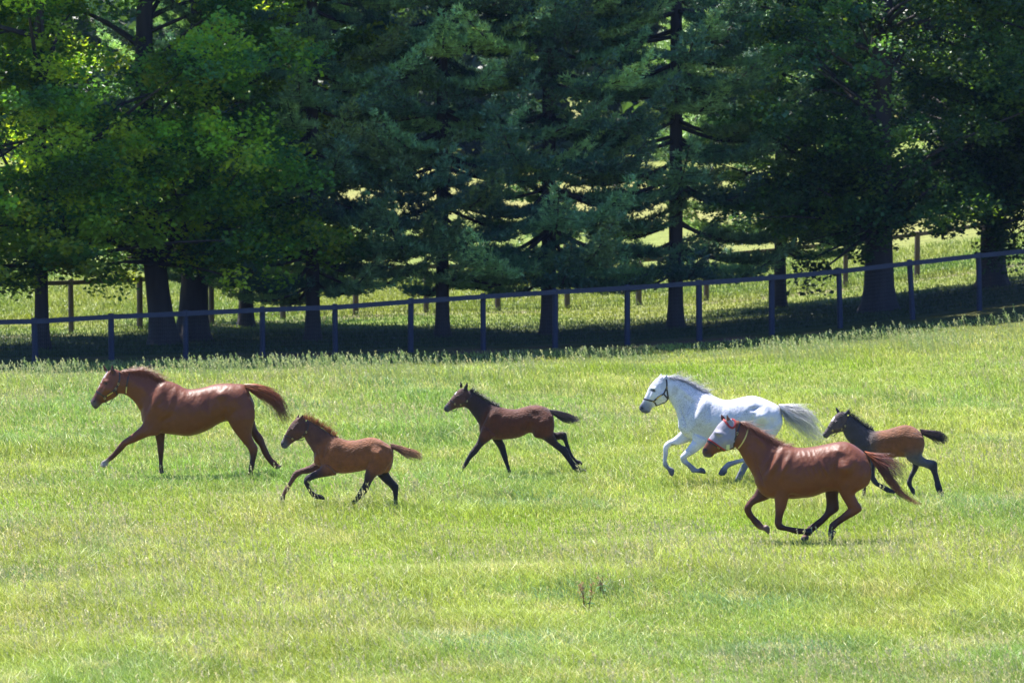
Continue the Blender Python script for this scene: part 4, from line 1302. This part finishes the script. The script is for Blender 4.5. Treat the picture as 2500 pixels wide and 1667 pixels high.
h.loft([(1500, 780, 1690, 790, .10), (1480, 900, 1600, 900, .07), (1450, 1010, 1540, 1010, .05), (1370, 1100, 1430, 1130, .037, WD), (1300, 1130, 1362, 1182, .034), (1255, 1210, 1322, 1250, .032), (1213, 1300, 1282, 1320, .035), (1195, 1348, 1267, 1352, .04, WK)], r_, WH)
h.calm = [(1200, 600, 620, 300), (760, 480, 260, 330)]
h.build('mare', m_white, 'flea bitten grey mare with a pale streaming tail, behind the masked chestnut mare', .0105,
        bumps=[(800, 520, 60, 170, 22, .020), (760, 470, 22, 110, 18, -.012), (900, 640, 120, 110, 0, .014), (1490, 580, 66, 62, 0, .034), (1420, 490, 60, 22, -10, -.014), (1390, 640, 22, 90, 15, -.014), (1600, 640, 20, 80, -10, -.008), (345, 360, 55, 50, 0, .010),
               (600, 600, 10, 120, -15, -.014), (640, 330, 100, 30, 40, .010), (1650, 560, 60, 110, 0, .010), (240, 340, 12, 70, 25, .006), (690, 850, 60, 14, 35, -.010), (262, 270, 26, 14, 0, .010)],
        paint=[(130, 500, 20, 16, -20, (.01, .01, .015), 1), (255, 292, 34, 17, 10, (.05, .05, .07), .9), (360, 240, 30, 40, 0, WG, .6), (500, 300, 40, 50, 30, (.42, .40, .38), .6), (200, 480, 50, 60, 20, (.24, .25, .31), .6), (880, 520, 110, 70, 20, (.42, .43, .50), .55), (1430, 470, 60, 30, 0, (.40, .42, .48), .7),
               (1250, 560, 160, 60, 0, (.50, .50, .56), .5), (860, 700, 190, 130, 10, WG, .45), (1500, 700, 140, 60, 0, (.42, .44, .50), .45), (600, 480, 60, 120, -20, (.44, .45, .50), .4), (490, 925, 30, 12, 0, WK, .8)])
h.eye(262, 292)
h.halter([[(150, 393), (200, 404), (262, 418)], [(262, 416), (315, 365), (375, 330)], [(262, 416), (285, 450), (298, 478)], [(298, 476), (350, 458), (395, 430)], [(395, 432), (428, 385), (418, 330), (408, 260)], [(375, 330), (408, 262)], [(375, 332), (410, 375), (425, 390)], [(408, 262), (412, 215), (404, 165)]],
         [(262, 418), (408, 262)], m_leather, .024, [([(296, 385), (350, 345)], .015)])
h.mane([(400, 150), (520, 158), (610, 190), (710, 240), (800, 295), (890, 335)], 620, (.75, .30), .15, .05, (.30, .30, .37), .035, .018, .3, forelock=((375, 130), 50, (-.5, -.3), .12, .02))
h.tail([([(1700, 462), (1800, 458), (1920, 478), (2030, 530), (2100, 610), (2130, 720), (2190, 790), (2300, 860)], [(1715, 500), (1745, 570), (1790, 640), (1860, 710), (1930, 770), (2010, 820), (2110, 880), (2200, 915)], 520, (.42, .43, .50), (.52, .50, .42), (.05, .10), .10, .3),
        ([(1705, 465), (1760, 480), (1810, 560), (1850, 680), (1870, 760)], [(1715, 510), (1745, 560), (1760, 620), (1780, 680), (1830, 760)], 70, (.20, .20, .26), (.50, .48, .42), (.03, .05), .04, .4)])

# ---- masked chestnut mare --------------------------------------------------------
h = Horse((1690, 990), .25510, 1332, False)
h.loft([(1668, 470, 1712, 620, .08), (1600, 412, 1695, 730, .20), (1500, 352, 1580, 810, .27), (1400, 345, 1440, 820, .28), (1290, 365, 1300, 820, .28), (1170, 390, 1160, 870, .31), (1060, 402, 1040, 885, .31), (980, 395, 940, 893, .28),
        (900, 372, 840, 885, .25), (810, 365, 740, 885, .23), (720, 400, 650, 830, .18), (660, 480, 595, 730, .11)], 0, CH, 2.15)
h.loft([(950, 376, 650, 810, .18), (830, 355, 562, 640, .14), (720, 295, 512, 555, .115), (620, 235, 472, 485, .097), (520, 185, 442, 432, .085), (440, 155, 420, 410, .078)], 0, CH)
h.loft([(450, 145, 460, 330, .062), (330, 130, 412, 395, .085), (255, 180, 375, 422, .10), (202, 258, 312, 432, .086), (152, 325, 257, 447, .064), (120, 378, 217, 462, .052, CH), (97, 420, 190, 490, .049, CHM), (96, 455, 157, 498, .040, MUZ), (110, 482, 137, 493, .02, MUZ)], 0, CH)
h.ear((277, 85), (280, 140), (318, 132), .045, CHM); h.ear((327, 84), (337, 190), (387, 182), -.05, (.20, .08, .045))
h.loft([(640, 760, 790, 870, .09), (600, 850, 712, 912, .07), (545, 912, 612, 947, .051), (502, 985, 574, 985, .048), (520, 1052, 584, 1035, .036, CHM), (560, 1102, 617, 1075, .030, CHD), (598, 1155, 657, 1110, .036), (648, 1192, 692, 1150, .030, (.16, .08, .06)),
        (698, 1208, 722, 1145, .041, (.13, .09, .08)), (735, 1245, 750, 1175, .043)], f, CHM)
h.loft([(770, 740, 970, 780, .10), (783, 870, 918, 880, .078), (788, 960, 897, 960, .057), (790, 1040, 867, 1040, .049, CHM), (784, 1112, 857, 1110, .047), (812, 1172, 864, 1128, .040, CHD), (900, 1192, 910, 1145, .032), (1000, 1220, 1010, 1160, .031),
        (1068, 1222, 1075, 1168, .036), (1095, 1232, 1100, 1165, .040, BK), (1138, 1238, 1135, 1162, .043)], -f, CH)
h.loft([(1420, 450, 1680, 520, .05), (1345, 600, 1712, 620, .125), (1352, 730, 1680, 750, .125), (1402, 832, 1560, 825, .09), (1450, 912, 1572, 888, .065), (1482, 972, 1614, 962, .051), (1468, 990, 1600, 1010, .046), (1415, 1038, 1485, 1078, .034, CHM), (1350, 1087, 1402, 1132, .031, CHD), (1310, 1125, 1372, 1162, .037),
        (1298, 1185, 1347, 1180, .032), (1294, 1207, 1372, 1197, .043, HOOF), (1305, 1285, 1340, 1272, .040)], -r_, CH)
h.loft([(1280, 740, 1470, 750, .10), (1278, 840, 1407, 850, .08), (1290, 930, 1412, 950, .056), (1280, 1017, 1407, 1010, .048), (1240, 1072, 1332, 1070, .038), (1180, 1120, 1242, 1157, .031), (1113, 1170, 1162, 1222, .036), (1075, 1225, 1132, 1235, .030, (.26, .12, .09)),
        (1065, 1250, 1120, 1255, .031), (1050, 1265, 1127, 1260, .042, HOOF), (1042, 1300, 1122, 1293, .045)], r_, CHD)
h.calm = [(1200, 580, 620, 300), (780, 500, 280, 330)]
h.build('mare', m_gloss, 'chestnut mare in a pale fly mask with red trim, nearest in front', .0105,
        bumps=[(770, 570, 26, 120, 28, .018), (730, 540, 18, 120, 28, -.012), (880, 560, 28, 110, 25, .014), (900, 650, 100, 110, 0, .012), (1400, 430, 50, 26, 15, .009), (1445, 575, 62, 62, 0, .034), (1365, 560, 16, 70, 12, -.010), (1350, 660, 22, 100, 8, -.006), (1540, 520, 60, 40, 45, .010), (1100, 560, 14, 100, -18, .007),
               (1150, 565, 14, 100, -18, .008), (1200, 570, 14, 100, -18, .009), (1250, 585, 16, 70, -30, .012), (1050, 560, 14, 90, -18, .006), (330, 330, 55, 50, 0, .010), (640, 330, 90, 26, 45, .012), (950, 850, 40, 22, 0, -.008), (1600, 640, 60, 120, 0, .010), (252, 262, 34, 22, 15, .024), (640, 640, 12, 120, -18, -.010)],
        paint=[(125, 420, 18, 16, -20, (.012, .01, .012), 1), (150, 480, 40, 18, 0, (.07, .06, .07), .7)])
# fly mask: cloth that follows the head
poly = [(296, 132), (245, 172), (196, 255), (146, 322), (205, 352), (258, 388), (312, 422), (345, 412), (388, 398), (402, 330), (412, 240), (412, 160), (375, 128)]
def inside(x, y, pl):
    c = np.zeros(len(x), bool); n_ = len(pl)
    for k in range(n_):
        x0, y0 = pl[k]; x1, y1 = pl[(k + 1) % n_]
        cond = ((y0 > y) != (y1 > y)) & (x < (x1 - x0) * (y - y0) / (y1 - y0 + 1e-9) + x0)
        c ^= cond
    return c
body = h.body.data
ok = inside(h.zx, h.zy, poly) & ~((h.zy < 140) & (h.zx < 345)) 
pv = [tuple(pl.vertices) for pl in body.polygons if all(ok[v] for v in pl.vertices)]
used = sorted({v for f_ in pv for v in f_}); ix = {v: k for k, v in enumerate(used)}
Vm = h.co[used] + h.no[used] * .008
mk = obj('fly_mask', mesh_np('fly_mask', Vm, [np.array([[ix[v] for v in f_] for f_ in pv if len(f_) == 4])], m_mask, None, True), h.e)
b = MB()
h.strap(b, [(150, 316), (200, 345), (258, 384), (312, 420)], .020, off=.012)
obj('red_trim', b.mesh('red_trim', m_red), mk); b = MB()
h.strap(b, [(297, 136), (325, 160), (345, 196), (378, 214), (404, 196), (410, 160), (392, 134), (375, 128)], .030, off=.012, step=9)
obj('red_trim', b.mesh('red_trim', m_red), mk)
h.halter([[(146, 336), (200, 365), (250, 398), (300, 432)], [(300, 432), (345, 412), (385, 398)], [(385, 402), (398, 330), (425, 262), (448, 190), (455, 160)]],
         [(252, 392), (428, 262)], m_leather, .022, [([(337, 364), (337, 412)], .046)], [[(380, 415), (420, 412), (440, 400)]], .018, m_cream)
b = MB(); h.strap(b, [(536, 205), (510, 290), (475, 355), (440, 405)], .018); obj('neck_strap', b.mesh('neck_strap', m_gold), h.e)
h.mane([(450, 150), (520, 185), (620, 235), (720, 295), (830, 355), (940, 380)], 760, (.80, -.12), .16, .085, (.20, .075, .045), .02, .018, .3)
h.tail([([(1650, 440), (1780, 468), (1920, 525), (2010, 595), (2045, 680), (2020, 745)], [(1690, 490), (1750, 560), (1790, 620), (1840, 700), (1900, 760), (1990, 760)], 420, (.30, .085, .03), (.07, .045, .06), (.03, .08), .07, .3),
        ([(1700, 470), (1830, 560), (1930, 700), (1990, 800), (2090, 895), (2230, 955)], [(1700, 500), (1780, 620), (1860, 740), (1930, 820), (2050, 910), (2200, 958)], 190, (.20, .065, .03), (.20, .08, .05), (.02, .03), .03, .5)])

# ---- right hand foal --------------------------------------------------------------
RS = (0.042, 0.034, 0.038); RB = (0.165, 0.058, 0.020); RL = (0.028, 0.025, 0.034)
h = Horse((1980, 970), .17217, 1222, True)
h.loft([(1550, 490, 1607, 640, .06), (1480, 432, 1585, 790, .12), (1380, 395, 1490, 850, .15), (1300, 392, 1345, 850, .16), (1200, 417, 1220, 845, .155), (1090, 450, 1110, 880, .16), (980, 470, 960, 910, .16), (900, 477, 850, 920, .145, (.10, .06, .045)),
        (830, 470, 740, 880, .12, RS), (740, 480, 650, 800, .10), (660, 560, 590, 750, .07)], 0, RB, 2.1)
h.loft([(890, 468, 680, 790, .105), (780, 422, 565, 660, .08), (700, 365, 502, 590, .066), (620, 305, 462, 512, .057), (545, 248, 450, 485, .054)], 0, RS)
h.loft([(500, 205, 515, 400, .045), (395, 212, 462, 475, .063), (322, 273, 392, 497, .070), (270, 350, 327, 512, .056), (225, 430, 277, 532, .042), (185, 490, 247, 562, .037), (164, 525, 225, 579, .034, (.05, .045, .055)), (174, 555, 202, 575, .02)], 0, (.075, .05, .05))
h.ear((345, 125), (374, 228), (412, 212), .032, RL, .014); h.ear((538, 156), (467, 238), (520, 238), -.032, RL, .014)
f, r_ = .08, .09
h.loft([(800, 760, 930, 840, .07), (830, 920, 905, 930, .05), (840, 1020, 902, 1020, .041), (830, 1130, 902, 1110, .038), (858, 1192, 932, 1160, .036), (900, 1237, 952, 1195, .028), (990, 1287, 1032, 1235, .023), (1068, 1337, 1112, 1275, .028),
        (1130, 1352, 1162, 1300, .026), (1168, 1362, 1217, 1310, .03)], -f, RL)
h.loft([(740, 800, 890, 860, .06), (740, 1000, 850, 1000, .045), (740, 1120, 822, 1120, .037), (735, 1200, 812, 1190, .035), (735, 1270, 797, 1270, .026), (738, 1340, 787, 1340, .024), (736, 1405, 793, 1405, .03)], f, RL)
h.loft([(1380, 520, 1590, 560, .04), (1310, 690, 1606, 680, .10), (1350, 865, 1565, 800, .09, (.10, .085, .08)), (1480, 950, 1622, 862, .062, (.075, .075, .09)), (1600, 982, 1702, 878, .046), (1680, 1022, 1780, 912, .039, RL), (1713, 1082, 1788, 1030, .030), (1740, 1172, 1815, 1140, .025), (1756, 1270, 1845, 1240, .029),
        (1788, 1342, 1867, 1310, .027), (1828, 1392, 1887, 1360, .025), (1850, 1418, 1910, 1385, .031), (1883, 1462, 1910, 1430, .028)], -r_, RB)
h.loft([(1400, 820, 1570, 830, .07), (1448, 940, 1552, 950, .05, RL), (1443, 1020, 1522, 1030, .04), (1410, 1090, 1482, 1102, .030), (1383, 1160, 1447, 1170, .026), (1366, 1222, 1442, 1230, .030), (1400, 1292, 1452, 1270, .026), (1423, 1342, 1487, 1310, .031), (1460, 1397, 1487, 1370, .028)], r_, RL)
h.calm = [(1150, 630, 500, 250), (720, 540, 230, 280)]
h.build('foal', m_fluff, 'bay foal with grey neck and white blaze, farthest right behind the masked mare', .0078,
        bumps=[(860, 620, 60, 110, 15, .012), (1450, 560, 90, 80, 0, .014), (1300, 680, 30, 100, 12, -.004), (1150, 560, 90, 60, 10, .006), (410, 420, 45, 45, 0, .007), (350, 340, 18, 12, 0, .006), (820, 600, 16, 110, -10, -.006)],
        paint=[(300, 300, 18, 55, 35, (.60, .54, .56), .95), (240, 400, 8, 50, 30, (.3, .26, .28), .5), (182, 515, 14, 12, 0, (.01, .01, .012), 1), (1460, 505, 26, 10, 15, (.06, .04, .035), .8)])
h.eye(350, 345, .018)
h.halter([[(235, 410), (275, 430), (305, 462)], [(305, 464), (360, 490), (425, 440)], [(425, 440), (480, 400)], [(480, 400), (528, 320), (530, 255)]], [(303, 464), (425, 438), (480, 400)], m_leather, .013, [], [[(285, 530), (305, 552), (340, 530), (372, 502)]], .012)
h.mane([(500, 210), (545, 245), (620, 305), (700, 365), (780, 420), (890, 470)], 800, (.35, .75), .075, .0, (.022, .020, .028), .012, .016, .1, forelock=((440, 215), 60, (-.2, .5), .05, .0))
h.tail([([(1545, 450), (1650, 465), (1780, 480), (1880, 520), (1940, 590), (1935, 650)], [(1560, 520), (1650, 560), (1750, 600), (1790, 640), (1850, 668), (1910, 660)], 420, (.06, .03, .03), (.028, .022, .03), (.02, .035), .02, .6)])


# ------------------------------------------------------------------ summer haze in the air
m_haze, n, l, out = new_mat('haze')
pv = n.new('ShaderNodeVolumePrincipled')
pv.inputs['Color'].default_value = (0.35, 0.55, 1.0, 1)
pv.inputs['Density'].default_value = 0.00006
pv.inputs['Anisotropy'].default_value = 0.0
l.new(pv.outputs[0], out.inputs['Volume'])
b = MB(); b.box((-460, -60, -3), (460, 740, 64))
hz = obj('haze', b.mesh('haze', m_haze)); tag(hz, kind='stuff')
